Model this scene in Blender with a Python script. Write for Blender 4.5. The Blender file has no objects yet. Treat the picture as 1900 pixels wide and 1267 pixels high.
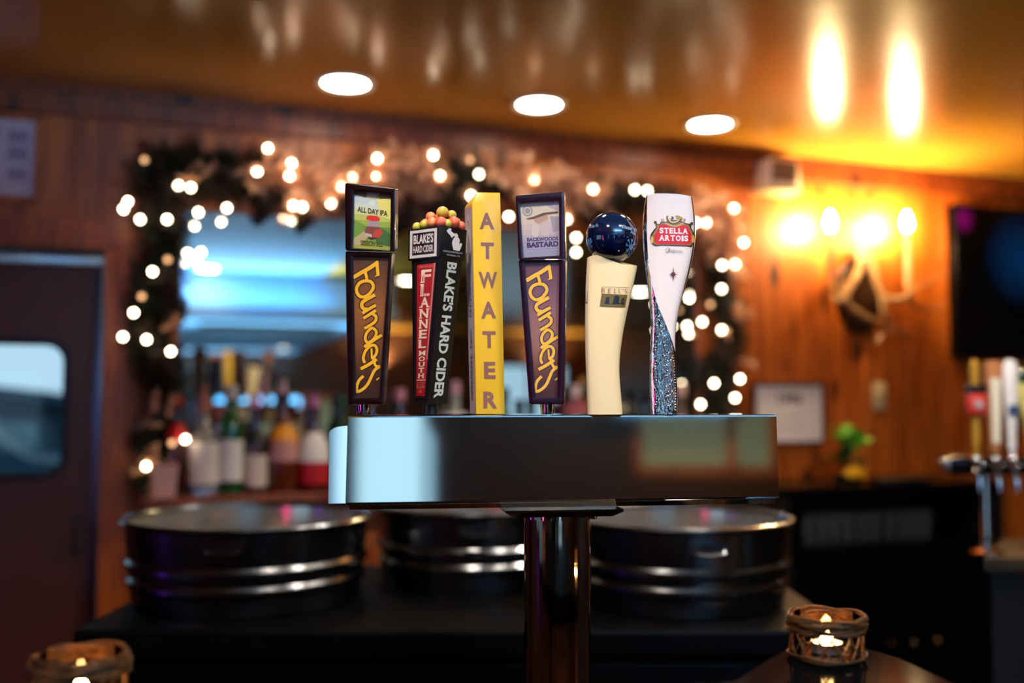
import bpy, bmesh, math, random
from mathutils import Vector, Matrix
random.seed(7)
R = math.radians
SC = bpy.context.scene
COL = SC.collection

# ------------------------------------------------------------------ camera
F = 1900 * 35 / 36.0
YAW, PITCH = R(20.1), R(3.3)
CAMZ = 1.35
CP = Vector((0, 0, CAMZ))
HF = Vector((math.sin(YAW), math.cos(YAW), 0))            # horizontal forward
RT = Vector((math.cos(YAW), -math.sin(YAW), 0))           # right
FW = Vector((math.sin(YAW) * math.cos(PITCH), math.cos(YAW) * math.cos(PITCH), math.sin(PITCH)))
UP = RT.cross(FW)
cam = bpy.data.cameras.new('camera'); cam.lens = 35; cam.sensor_width = 36
cam.clip_start = 0.02; cam.clip_end = 200
cam.dof.use_dof = True; cam.dof.focus_distance = 1.36; cam.dof.aperture_fstop = 1.5
co = bpy.data.objects.new('camera', cam); COL.objects.link(co)
co.matrix_world = Matrix.Translation(CP) @ Matrix((RT, UP, -FW)).transposed().to_4x4()
SC.camera = co

# ------------------------------------------------------------------ world, view, render hygiene
w = bpy.data.worlds.new('overcast sky'); SC.world = w; w.use_nodes = True
bg = w.node_tree.nodes['Background']
bg.inputs[0].default_value = (0.50, 0.79, 1.0, 1); bg.inputs[1].default_value = 1.0
SC.view_settings.view_transform = 'Standard'; SC.view_settings.look = 'None'
SC.view_settings.gamma = 1; SC.view_settings.use_curve_mapping = False
SC.view_settings.exposure = -0.1
SC.cycles.use_denoising = True
SC.cycles.caustics_reflective = False; SC.cycles.caustics_refractive = False
SC.cycles.sample_clamp_indirect = 6.0
SC.cycles.max_bounces = 8

def lamp(name, typ, loc, power, color, size=0.1, size_y=None, target=None, spot=None, blend=0.6):
    l = bpy.data.lights.new(name, typ); l.energy = power; l.color = color
    if typ == 'AREA':
        l.size = size
        if size_y: l.shape = 'RECTANGLE'; l.size_y = size_y
    else:
        l.shadow_soft_size = size
    if spot: l.spot_size = R(spot); l.spot_blend = blend
    o = bpy.data.objects.new(name, l); COL.objects.link(o); o.location = loc
    if target is not None:
        o.rotation_euler = (Vector(target) - Vector(loc)).to_track_quat('-Z', 'Y').to_euler()
    return o

CEIL = 2.43; LOWC = 2.04; WY = 3.73
XL, XR, YF = -2.5, 7.0, -8.0
DAY = (0.36, 0.70, 1.0)
# daylight through the side window and the windows behind the camera
lamp('daylight_side_window', 'AREA', (XL - .10, .95, 1.45), 4, DAY, 1.3, .9, target=(0, .95, 1.45))
lamp('daylight_glazed_door', 'AREA', (-1.72, YF + .1, .97), 6, DAY, .95, 1.84, target=(-.6, -3, 1.6))
lamp('daylight_left_window', 'AREA', (XL - .10, -4.9, 1.03), 70, DAY, 5.1, 1.8, target=(0, -4.9, 1.03))
# added blue-white strips at the soffit and back wall, brightening the pale ceilings
lamp('added_cove_wash', 'AREA', (.70, -1.19, 2.12), 250, DAY, 1.4, .05, target=(.70, .25, CEIL)).data.spread = R(150)
lamp('added_strip_light', 'AREA', (1.52, YF + .25, 1.30), 1.6, (.10, .5, 1.0), 1.25, .14, target=(1.2, YF + 2.4, LOWC)).data.spread = R(140)
lamp('added_strip_light', 'AREA', (.5, YF + .16, 1.815), 260, DAY, 2.8, .05, target=(.5, YF + 3.0, LOWC + .2)).data.spread = R(140)
lamp('added_strip_light', 'AREA', (.75, -1.62, 1.86), 55, DAY, 2.5, .05, target=(.75, -2.6, 2.46)).data.spread = R(100)

# ------------------------------------------------------------------ pixel helpers (reference frame 1900x1267)
def ray(px, py): return FW * F + RT * (px - 950) + UP * (633.5 - py)
def dep(px, py, D): d = ray(px, py); return CP + d * (D / d.dot(HF))
def wal(px, py, off=0.0): d = ray(px, py); return CP + d * ((WY - off) / d.y)
def mir(px, py, Y):
    d = ray(px, py); L = 2 * (WY - .03) - Y; q = CP + d * (L / d.y); return Vector((q.x, Y, q.z))
def mirz(px, py, Z):
    d = ray(px, py); q = CP + d * ((Z - CAMZ) / d.z); return Vector((q.x, 2 * (WY - .03) - q.y, Z))

# ------------------------------------------------------------------ materials
def lin(c):
    return tuple(((x / 255.) / 12.92 if x / 255. <= .04045 else ((x / 255. + .055) / 1.055) ** 2.4) for x in c[:3]) + (1,)
def mat(name, rgb, rough=.5, metal=0., spec=.5, coat=0., trans=0., emis=None, estr=0., noise=None, bump=None, ior=1.45, aniso=0, alpha=1):
    m = bpy.data.materials.new(name); m.use_nodes = True
    nt = m.node_tree; p = nt.nodes['Principled BSDF']
    c = lin(rgb)
    p.inputs['Base Color'].default_value = c
    p.inputs['Roughness'].default_value = rough; p.inputs['Metallic'].default_value = metal
    p.inputs['Specular IOR Level'].default_value = spec; p.inputs['Coat Weight'].default_value = coat
    p.inputs['Coat Roughness'].default_value = .06
    p.inputs['Transmission Weight'].default_value = trans; p.inputs['IOR'].default_value = ior
    if aniso: p.inputs['Anisotropic'].default_value = aniso
    if emis: p.inputs['Emission Color'].default_value = lin(emis); p.inputs['Emission Strength'].default_value = estr
    if noise:
        rgb2, scale = noise[0], noise[1]; stretch = noise[2] if len(noise) > 2 else (1, 1, 1)
        tc = nt.nodes.new('ShaderNodeTexCoord'); mp = nt.nodes.new('ShaderNodeMapping'); mp.inputs['Scale'].default_value = stretch
        n = nt.nodes.new('ShaderNodeTexNoise'); n.inputs['Scale'].default_value = scale; n.inputs['Detail'].default_value = 4
        r = nt.nodes.new('ShaderNodeValToRGB'); r.color_ramp.elements[0].position = .35; r.color_ramp.elements[1].position = .65
        r.color_ramp.elements[0].color = c; r.color_ramp.elements[1].color = lin(rgb2)
        nt.links.new(tc.outputs['Object'], mp.inputs[0]); nt.links.new(mp.outputs[0], n.inputs[0])
        nt.links.new(n.outputs[0], r.inputs[0]); nt.links.new(r.outputs[0], p.inputs['Base Color'])
    if bump:
        scale, strength, dist = bump[:3]; stretch = bump[3] if len(bump) > 3 else (1, 1, 1)
        tc = nt.nodes.new('ShaderNodeTexCoord'); mp = nt.nodes.new('ShaderNodeMapping'); mp.inputs['Scale'].default_value = stretch
        n = nt.nodes.new('ShaderNodeTexNoise'); n.inputs['Scale'].default_value = scale; n.inputs['Detail'].default_value = 3
        b = nt.nodes.new('ShaderNodeBump'); b.inputs['Strength'].default_value = strength; b.inputs['Distance'].default_value = dist
        nt.links.new(tc.outputs['Object'], mp.inputs[0]); nt.links.new(mp.outputs[0], n.inputs[0])
        nt.links.new(n.outputs[0], b.inputs['Height']); nt.links.new(b.outputs[0], p.inputs['Normal'])
    return m

def pine_mat(name, c1, c2, knot, rough=.42):
    """knotty pine: long vertical grain, a different tone for each board, dark oval knots"""
    m = bpy.data.materials.new(name); m.use_nodes = True; nt = m.node_tree; N = nt.nodes; Lk = nt.links
    p = N['Principled BSDF']; p.inputs['Roughness'].default_value = rough; p.inputs['Coat Weight'].default_value = .0; p.inputs['Coat Roughness'].default_value = .2
    tc = N.new('ShaderNodeTexCoord'); oi = N.new('ShaderNodeObjectInfo')
    off = N.new('ShaderNodeVectorMath'); off.operation = 'MULTIPLY_ADD'
    comb = N.new('ShaderNodeCombineXYZ')
    for k in range(3): Lk.new(oi.outputs['Random'], comb.inputs[k])
    Lk.new(comb.outputs[0], off.inputs[0]); off.inputs[1].default_value = (37, 11, 23); Lk.new(tc.outputs['Object'], off.inputs[2])
    mp = N.new('ShaderNodeMapping'); mp.inputs['Scale'].default_value = (14, 14, 1.1); Lk.new(off.outputs[0], mp.inputs[0])
    n = N.new('ShaderNodeTexNoise'); n.inputs['Scale'].default_value = 2.2; n.inputs['Detail'].default_value = 5; n.inputs['Distortion'].default_value = .8
    Lk.new(mp.outputs[0], n.inputs[0])
    r = N.new('ShaderNodeValToRGB'); r.color_ramp.elements[0].color = lin(c1); r.color_ramp.elements[1].color = lin(c2)
    r.color_ramp.elements[0].position = .36; r.color_ramp.elements[1].position = .64
    Lk.new(n.outputs[0], r.inputs[0])
    mp2 = N.new('ShaderNodeMapping'); mp2.inputs['Scale'].default_value = (5.2, 5.2, 2.2); Lk.new(off.outputs[0], mp2.inputs[0])
    v = N.new('ShaderNodeTexVoronoi'); v.inputs['Scale'].default_value = 1.0; Lk.new(mp2.outputs[0], v.inputs[0])
    r2 = N.new('ShaderNodeValToRGB'); r2.color_ramp.elements[0].position = .10; r2.color_ramp.elements[1].position = .2
    r2.color_ramp.elements[0].color = (1, 1, 1, 1); r2.color_ramp.elements[1].color = (0, 0, 0, 1)
    Lk.new(v.outputs['Distance'], r2.inputs[0])
    mx = N.new('ShaderNodeMix'); mx.data_type = 'RGBA'; Lk.new(r2.outputs[0], mx.inputs[0]); Lk.new(r.outputs[0], mx.inputs[6]); mx.inputs[7].default_value = lin(knot)
    hs = N.new('ShaderNodeHueSaturation'); mr = N.new('ShaderNodeMapRange'); mr.inputs[3].default_value = .78; mr.inputs[4].default_value = 1.15
    Lk.new(oi.outputs['Random'], mr.inputs[0]); Lk.new(mr.outputs[0], hs.inputs['Value']); Lk.new(mx.outputs[2], hs.inputs['Color'])
    Lk.new(hs.outputs[0], p.inputs['Base Color'])
    return m

def print_mat():
    m = bpy.data.materials.new('printed colours'); m.use_nodes = True; nt = m.node_tree
    p = nt.nodes['Principled BSDF']; a = nt.nodes.new('ShaderNodeVertexColor'); a.layer_name = 'ink'
    nt.links.new(a.outputs[0], p.inputs['Base Color']); p.inputs['Roughness'].default_value = .35
    return m
def glass_mat(name, tint=(1, 1, 1), refl=.10, rough=.0):
    m = bpy.data.materials.new(name); m.use_nodes = True; nt = m.node_tree; N = nt.nodes
    N.remove(N['Principled BSDF']); out = N['Material Output']
    t = N.new('ShaderNodeBsdfTransparent'); t.inputs[0].default_value = (*tint, 1)
    g = N.new('ShaderNodeBsdfGlossy'); g.inputs['Roughness'].default_value = rough
    lw = N.new('ShaderNodeLayerWeight'); lw.inputs[0].default_value = refl * 2.2
    mx = N.new('ShaderNodeMixShader'); nt.links.new(lw.outputs['Fresnel'], mx.inputs[0])
    nt.links.new(t.outputs[0], mx.inputs[1]); nt.links.new(g.outputs[0], mx.inputs[2]); nt.links.new(mx.outputs[0], out.inputs[0])
    return m

M = {}
M['pine'] = pine_mat('knotty pine boards', (200, 106, 28), (142, 62, 11), (48, 17, 5))
M['pine_trim'] = pine_mat('pine trim', (140, 64, 20), (100, 40, 11), (40, 14, 6))
M['darkwood'] = mat('dark brown wood', (74, 40, 20), .45, noise=((48, 24, 12), 3, (8, 8, .8)))
M['ceiling'] = mat('glossy ochre ceiling paint', (196, 140, 52), .20, spec=.55, noise=((180, 124, 42), .8), bump=(6, .06, .02))
M['blue_lit_ceiling'] = mat('ceiling paint tinted daylight blue', (175, 216, 244), .5)  # blue of the daylight is mixed into the ceiling colour
M['floor'] = mat('dark polished floor', (36, 24, 18), .07)
M['black'] = mat('black lacquer', (6, 6, 7), .2, spec=.12); M['bar'] = mat('black bar top', (5, 5, 6), .10, spec=.0015)
M['blackmatte'] = mat('black plastic', (9, 9, 10), .5)
M['rubber'] = mat('black rubber', (6, 6, 7), .6)
M['steel'] = mat('polished stainless steel', (205, 200, 190), .045, 1, bump=(2.0, .012, .01, (1, 1, 3)))
M['chrome'] = mat('chrome', (225, 222, 220), .05, 1)
M['pipe'] = mat('polished warm chrome', (214, 196, 178), .06, 1)
M['galv'] = mat('galvanized steel', (112, 114, 118), .22, 1, noise=((88, 91, 96), 9))
M['galv_lit'] = mat('galvanized steel painted lit', (176, 172, 164), .2, .75)  # lighter copy of galv: room light put into the tub insides
M['counter'] = mat('dark steel counter', (4, 4, 5), .5, .0, spec=.06)
M['mirror'] = mat('mirror silver', (225, 230, 228), .0, 1)
M['door'] = mat('brown laminate door', (84, 42, 22), .45)
M['alu'] = mat('brushed aluminium', (190, 195, 195), .25, 1)
M['glass'] = glass_mat('clear window glass')
M['print'] = print_mat()
M['paper'] = mat('paper', (205, 200, 205), .7)
M['ivory'] = mat('ivory plastic', (205, 190, 150), .4)
M['can'] = mat('glowing lamp lens', (255, 245, 225), .4, emis=(255, 240, 215), estr=40)
M['can_rim'] = mat('white lamp trim', (225, 215, 200), .4)
M['bulb'] = mat('glowing fairy bulb', (255, 240, 220), .3, emis=(255, 228, 190), estr=28)
M['bulb_dim'] = mat('dim fairy bulb', (255, 210, 160), .3, emis=(255, 190, 130), estr=2.2)
M['sconce_bulb'] = mat('glowing candle bulb', (255, 230, 190), .3, emis=(255, 216, 150), estr=2000)
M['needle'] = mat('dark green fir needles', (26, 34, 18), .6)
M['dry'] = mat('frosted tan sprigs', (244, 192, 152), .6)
M['cone'] = mat('brown pine cone scales', (48, 28, 18), .6)
M['wire'] = mat('green wire', (14, 20, 12), .5)
M['bone'] = mat('pale antler bone', (168, 134, 92), .45, noise=((128, 94, 60), 12))
M['wicker'] = mat('brown willow twigs', (84, 50, 19), .6, spec=.15, noise=((48, 28, 11), 60))
M['flame'] = mat('candle flame', (255, 220, 160), .5, emis=(255, 195, 115), estr=230)
M['wax'] = mat('white wax', (250, 235, 210), .5, emis=(255, 190, 110), estr=.35)

# ------------------------------------------------------------------ mesh builder
class MB:
    def __init__(s): s.v = []; s.f = []
    def add(s, vs, fs):
        b = len(s.v); s.v += [tuple(x) for x in vs]; s.f += [tuple(b + i for i in f) for f in fs]; return s
    def box(s, x0, x1, y0, y1, z0, z1):
        return s.add([(x0, y0, z0), (x1, y0, z0), (x1, y1, z0), (x0, y1, z0), (x0, y0, z1), (x1, y0, z1), (x1, y1, z1), (x0, y1, z1)],
                     [(0, 3, 2, 1), (4, 5, 6, 7), (0, 1, 5, 4), (1, 2, 6, 5), (2, 3, 7, 6), (3, 0, 4, 7)])
    def loft(s, rings, cap=True):
        n = len(rings[0]); vs = [p for r in rings for p in r]; fs = []
        for i in range(len(rings) - 1):
            for j in range(n):
                k = (j + 1) % n; fs.append((i * n + j, i * n + k, (i + 1) * n + k, (i + 1) * n + j))
        if cap: fs.append(tuple(range(n - 1, -1, -1))); fs.append(tuple((len(rings) - 1) * n + j for j in range(n)))
        return s.add(vs, fs)
    def lathe(s, prof, n=24, c=(0, 0, 0), cap=True, sx=1, sy=1):
        return s.loft([[(c[0] + r * sx * math.cos(2 * math.pi * j / n), c[1] + r * sy * math.sin(2 * math.pi * j / n), c[2] + z) for j in range(n)] for r, z in prof], cap)
    def tube(s, pts, rad, n=8, closed=False):
        pts = [Vector(p) for p in pts]; m = len(pts)
        if not isinstance(rad, (list, tuple)): rad = [rad] * m
        rings = []; prev = None
        for i, p in enumerate(pts):
            a = pts[(i - 1) % m] if (closed or i > 0) else p; b = pts[(i + 1) % m] if (closed or i < m - 1) else p
            t = (b - a).normalized()
            if prev is None:
                u = t.orthogonal().normalized()
            else:
                u = (prev - t * prev.dot(t)); u = u.normalized() if u.length > 1e-6 else t.orthogonal().normalized()
            prev = u; w_ = t.cross(u)
            rings.append([p + (u * math.cos(2 * math.pi * j / n) + w_ * math.sin(2 * math.pi * j / n)) * rad[i] for j in range(n)])
        if closed: rings.append(rings[0]); return s.loft(rings, False)
        return s.loft(rings)
    def ball(s, c, r, nu=16, nv=10, sc=(1, 1, 1)):
        rings = []
        for i in range(1, nv):
            a = math.pi * i / nv - math.pi / 2
            rings.append([(c[0] + sc[0] * r * math.cos(a) * math.cos(2 * math.pi * j / nu), c[1] + sc[1] * r * math.cos(a) * math.sin(2 * math.pi * j / nu), c[2] + sc[2] * r * math.sin(a)) for j in range(nu)])
        b = len(s.v); s.loft(rings, False); n = nu
        s.v += [(c[0], c[1], c[2] - sc[2] * r), (c[0], c[1], c[2] + sc[2] * r)]; e = len(s.v)
        for j in range(n):
            s.f.append((e - 2, b + (j + 1) % n, b + j)); q = b + (nv - 2) * n; s.f.append((e - 1, q + j, q + (j + 1) % n))
        return s
    def prism(s, front, back):
        return s.loft([list(front), list(back)])
    def build(s, name, m, parent=None, smooth=True, bevel=0., seg=2, angle=35, loc=None):
        me = bpy.data.meshes.new(name); me.from_pydata(s.v, [], s.f)
        bm = bmesh.new(); bm.from_mesh(me)
        bmesh.ops.recalc_face_normals(bm, faces=bm.faces)
        if bevel:
            es = [e for e in bm.edges if len(e.link_faces) == 2 and e.calc_face_angle(0) > R(30)]
            bmesh.ops.bevel(bm, geom=es, offset=bevel, segments=seg, affect='EDGES', profile=.5, clamp_overlap=True)
        bm.to_mesh(me); bm.free()
        if smooth:
            me.polygons.foreach_set('use_smooth', [True] * len(me.polygons)); me.set_sharp_from_angle(angle=R(angle))
        me.materials.append(M[m] if isinstance(m, str) else m)
        o = bpy.data.objects.new(name, me); COL.objects.link(o)
        if parent: o.parent = parent
        if loc is not None: o.location = loc
        return o

def tag(o, label=None, cat=None, group=None, kind=None):
    if label: o['label'] = label
    if cat: o['category'] = cat
    if group: o['group'] = group
    if kind: o['kind'] = kind
    return o
def thing(name, label, cat, loc=(0, 0, 0), rotz=0, group=None):
    o = bpy.data.objects.new(name, None); o.empty_display_size = .05; COL.objects.link(o)
    o.location = loc; o.rotation_euler = (0, 0, rotz); return tag(o, label, cat, group)
def copy_tree(o, parent=None):
    c = o.copy(); COL.objects.link(c)
    if parent: c.parent = parent
    for ch in list(o.children): copy_tree(ch, c)
    return c

# ---- flat print: layered coloured polygons pressed onto a surface
def fnt(txt, bold=0.0, shear=0.0):
    cu = bpy.data.curves.new('t', 'FONT'); cu.body = txt; cu.size = 1; cu.offset = bold; cu.shear = shear; cu.resolution_u = 3
    o = bpy.data.objects.new('t', cu); COL.objects.link(o)
    me = bpy.data.meshes.new_from_object(o)
    vs = [(v.co.x, v.co.y) for v in me.vertices]; fs = [tuple(p.vertices) for p in me.polygons]
    bpy.data.objects.remove(o); bpy.data.curves.remove(cu); bpy.data.meshes.remove(me)
    x0 = min(v[0] for v in vs); x1 = max(v[0] for v in vs); y0 = min(v[1] for v in vs); y1 = max(v[1] for v in vs)
    return [((x - x0) / (x1 - x0), (y - y0) / (y1 - y0)) for x, y in vs], fs
def bil(q, u, v):   # quad TL,TR,BR,BL ; u to the right, v upwards
    tl, tr, br, bl = q
    return tuple((bl[k] * (1 - u) + br[k] * u) * (1 - v) + (tl[k] * (1 - u) + tr[k] * u) * v for k in (0, 1))
SERIF = {'F': ([.12], []), 'L': ([.12], [.12]), 'A': ([.08, .92], []), 'N': ([.1], [.1, .9]), 'M': ([.08, .92], [.08, .92]), 'U': ([], [.1, .9]),
         'T': ([.5], []), 'H': ([.1, .9], [.1, .9]), 'R': ([.12, .9], []), 'I': ([.5], [.5]), 'E': ([.1], []), 'B': ([.08], []), "O": ([], []), 'S': ([], [])}
class Print:
    def __init__(s, mapf): s.map = mapf; s.v = []; s.f = []; s.c = []; s.lv = 0; s.strip = None
    def poly(s, pts, col, lift=True):
        if lift: s.lv += 1
        if s.strip:
            x0 = math.floor(min(p[0] for p in pts) / s.strip) * s.strip; x1 = max(p[0] for p in pts)
            while x0 < x1:
                q = pts
                for sg, lim in ((1, x0), (-1, x0 + s.strip)):
                    o = []
                    for i in range(len(q)):
                        a, c = q[i - 1], q[i]; da, dc = sg * (a[0] - lim), sg * (c[0] - lim)
                        if (da < 0) != (dc < 0): t = da / (da - dc); o.append((a[0] + (c[0] - a[0]) * t, a[1] + (c[1] - a[1]) * t))
                        if dc >= 0: o.append((c[0], c[1]))
                    q = o
                    if len(q) < 3: break
                if len(q) >= 3:
                    b = len(s.v); s.v += [(p[0], p[1], s.lv) for p in q]; s.f.append(tuple(range(b, b + len(q)))); s.c.append(lin(col))
                x0 += s.strip
            return s
        b = len(s.v); s.v += [(p[0], p[1], s.lv) for p in pts]; s.f.append(tuple(range(b, b + len(pts)))); s.c.append(lin(col)); return s
    def mesh(s, vs, fs, col):
        s.lv += 1; b = len(s.v); s.v += [(p[0], p[1], s.lv) for p in vs]
        for f in fs: s.f.append(tuple(b + i for i in f)); s.c.append(lin(col))
        return s
    def text(s, txt, q, col, bold=0., shear=0., serif=False):
        vs, fs = fnt(txt, bold, shear); s.mesh([bil(q, *p) for p in vs], fs, col)
        if serif and txt in SERIF:
            bt, tp = SERIF[txt]
            for xs, v0 in ((bt, 0), (tp, .91)):
                for x in xs: s.mesh([bil(q, x - .2, v0), bil(q, x + .2, v0), bil(q, x + .2, v0 + .09), bil(q, x - .2, v0 + .09)], [(0, 1, 2, 3)], col)
        return s
    def stroke(s, pts, wd, col, closed=False, taper=False):
        n = len(pts); vs = []; m = n
        sp = [Vector((p[0], p[1])) for p in pts]
        fine = []
        cnt = n if closed else n - 1
        for i in range(cnt):                       # catmull-rom
            p0 = sp[(i - 1) % n] if closed or i > 0 else sp[i]; p1 = sp[i]; p2 = sp[(i + 1) % n]; p3 = sp[(i + 2) % n] if closed or i + 2 < n else p2
            for k in range(4):
                t = k / 4; fine.append(.5 * ((2 * p1) + (p2 - p0) * t + (2 * p0 - 5 * p1 + 4 * p2 - p3) * t * t + (3 * p1 - p0 - 3 * p2 + p3) * t ** 3))
        if not closed: fine.append(sp[-1])
        m = len(fine); fs = []
        for i, p in enumerate(fine):
            a = fine[(i - 1) % m] if closed or i > 0 else p; b = fine[(i + 1) % m] if closed or i < m - 1 else p
            t = (b - a).normalized(); nn = Vector((-t.y, t.x)); ww = wd
            if taper: ww = wd * (1 - .65 * i / (m - 1))
            vs += [p + nn * ww / 2, p - nn * ww / 2]
        for i in range(m if closed else m - 1):
            j = (i + 1) % m; fs.append((2 * i, 2 * i + 1, 2 * j + 1, 2 * j))
        return s.mesh(vs, fs, col)
    def disc(s, c, rx, ry, col, n=20):
        return s.poly([(c[0] + rx * math.cos(2 * math.pi * k / n), c[1] + ry * math.sin(2 * math.pi * k / n)) for k in range(n)], col)
    def build(s, name, parent, m='print', step=.00002):
        me = bpy.data.meshes.new(name); me.from_pydata([tuple(s.map(x, y, .0002 + step * l)) for x, y, l in s.v], [], s.f)
        at = me.color_attributes.new('ink', 'FLOAT_COLOR', 'CORNER'); k = 0; buf = []
        for pi, p in enumerate(me.polygons): buf += list(s.c[pi]) * p.loop_total
        at.data.foreach_set('color', buf)
        me.materials.append(M[m] if isinstance(m, str) else m); o = bpy.data.objects.new(name, me); COL.objects.link(o)
        if parent: o.parent = parent
        return o
# ------------------------------------------------------------------ setting
def struct(o): return tag(o, kind='structure')
def sbox(name, m, *b, parent=None, bevel=0):
    o = MB().box(*b).build(name, m, parent, smooth=False, bevel=bevel)
    if not parent: struct(o)
    return o
def holed(name, m, axis, pos, th, a0, a1, z0, z1, holes):
    """a wall slab with rectangular openings, one mesh"""
    A = sorted({a0, a1, *[h[0] for h in holes], *[h[1] for h in holes]}); Z = sorted({z0, z1, *[h[2] for h in holes], *[h[3] for h in holes]})
    mb = MB()
    for i in range(len(A) - 1):
        for j in range(len(Z) - 1):
            ca, cz = (A[i] + A[i + 1]) / 2, (Z[j] + Z[j + 1]) / 2
            if any(h[0] < ca < h[1] and h[2] < cz < h[3] for h in holes): continue
            if axis == 'y': mb.box(A[i], A[i + 1], min(pos, pos + th), max(pos, pos + th), Z[j], Z[j + 1])
            else: mb.box(min(pos, pos + th), max(pos, pos + th), A[i], A[i + 1], Z[j], Z[j + 1])
    return struct(mb.build(name, m, smooth=False))
def window(n, axis, pos, a0, a1, z0, z1, bars=1, m='darkwood', e=.06, frac=None, bw=.015):
    """wooden window: frame, glazing bars and a glass pane, set in the wall opening at pos"""
    t = struct(bpy.data.objects.new('window_%d' % n, None)); COL.objects.link(t)
    def bx(nm, u0, u1, w0, w1, d, mm):
        mb = MB()
        if axis == 'y': mb.box(u0, u1, pos - d, pos + d, w0, w1)
        else: mb.box(pos - d, pos + d, u0, u1, w0, w1)
        mb.build(nm, mm, t, smooth=False)
    bx('window_jamb', a0, a0 + e, z0, z1, .05, m); bx('window_jamb', a1 - e, a1, z0, z1, .05, m)
    bx('window_rail', a0 + e, a1 - e, z0, z0 + e, .05, m); bx('window_rail', a0 + e, a1 - e, z1 - e, z1, .05, m)
    for k in range(bars):
        c = a0 + (a1 - a0) * (frac or (k + 1) / (bars + 1)); bx('window_bar', c - bw, c + bw, z0 + e, z1 - e, .03, m)
    bx('window_pane', a0 + e, a1 - e, z0 + e, z1 - e, .004, 'glass')

DX0, DX1, DZ = -1.15, wal(190, 700).x, wal(100, 462).z      # door opening
holed('wall_back', 'darkwood', 'y', WY, .14, XL, XR, 0, CEIL, [(DX0, DX1, 0, DZ)])
wb = bpy.data.objects['wall_back']
wA = (-2.25, -1.38, .04, 1.95); wB = (mir(430, 745, YF).x - .1, mir(615, 745, YF).x + .1, .55, 1.42); wC = (5.2, 6.7, .95, 1.95)
holed('wall_front', 'darkwood', 'y', YF, -.14, XL, XR, 0, CEIL, [wA, wB, wC])
holed('wall_left', 'darkwood', 'x', XL, -.14, YF, WY, 0, CEIL, [(.25, 1.65, .95, 1.95), (-7.5, -2.3, .1, 1.98)])
window(6, 'x', XL - .07, -7.5, -2.3, .1, 1.98, bars=3)
holed('wall_right', 'darkwood', 'x', XR, .14, YF, WY, 0, CEIL, [(-5.6, -3.4, 1.0, 1.95)])
window(1, 'y', YF - .07, *wA, bars=0); window(2, 'y', YF - .07, *wB, bars=1, m='pine', e=.10, frac=.68, bw=.05); window(3, 'y', YF - .07, *wC, bars=1)
window(4, 'x', XL - .07, .25, 1.65, .95, 1.95, bars=1); window(5, 'x', XR + .07, -5.6, -3.4, 1.0, 1.95, bars=2)
sbox('floor', 'floor', XL, XR, YF, WY, -.1, 0)
ceil = sbox('ceiling', 'ceiling', XL, XR, YF, WY + .14, CEIL, CEIL + .12)
sbox('blue_lit_panel', 'blue_lit_ceiling', 0.0, 1.4, -1.33, 1.7, CEIL - .012, CEIL, parent=ceil)  # added slab carrying the blue daylight patch in its colour
sbox('trim_3', 'blue_lit_ceiling', XL, 2.05, YF, -1.33, LOWC, CEIL - .012)       # dropped soffit at the back of the room
sbox('added_trim_5', 'blue_lit_ceiling', XL, 2.05, -1.33, -1.12, LOWC, LOWC + .05); sbox('added_trim_6', 'blue_lit_ceiling', XL, 2.05, -1.14, -1.12, LOWC + .05, LOWC + .10)  # added ledge and lip that screen the strip light
sbox('added_trim_7', 'darkwood', .7, 2.35, YF, YF + .34, 1.16, 1.215); sbox('added_trim_8', 'darkwood', XL, 2.05, YF, YF + .26, 1.70, 1.74); sbox('added_trim_9', 'darkwood', XL, 2.05, YF + .24, YF + .26, 1.74, 1.85)  # added ledges and lip hiding the back wall strips
# pine boards, one by one
rb = random.Random(3); x = XL; k = 0; edges = [XL]
anchors = [wal(p, 300).x for p in (172, 425, 600, 1225)]
while x < 4.9:
    x += rb.uniform(.15, .235); edges.append(x)
for i in range(len(edges) - 1):
    a, b = edges[i] + .0018, edges[i + 1] - .0018
    z1 = CEIL - .105
    def board(a, b, z0):
        prof = [(a, -.001), (a, -.0115), (a + .0015, -.013), (b - .0015, -.013), (b, -.0115), (b, -.001)]
        MB().loft([[(px_, WY + py_, z0) for px_, py_ in prof], [(px_, WY + py_, z1) for px_, py_ in prof]]).build('plank', 'pine', wb, smooth=False)
    if a < DX1 < b: board(a, DX1, DZ + .02); board(DX1 + .0005, b, 0)
    else: board(a, b, 0 if a >= DX1 else DZ + .02)
# crown board under the ceiling
MB().box(XL, 5.0, WY - .03, WY, CEIL - .105, CEIL).build('trim_1', 'pine_trim', smooth=False, bevel=.006); struct(bpy.data.objects['trim_1'])
MB().box(XL, 5.0, WY - .045, WY - .03, CEIL - .028, CEIL).build('trim_2', 'pine_trim', smooth=False, bevel=.004); struct(bpy.data.objects['trim_2'])
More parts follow.
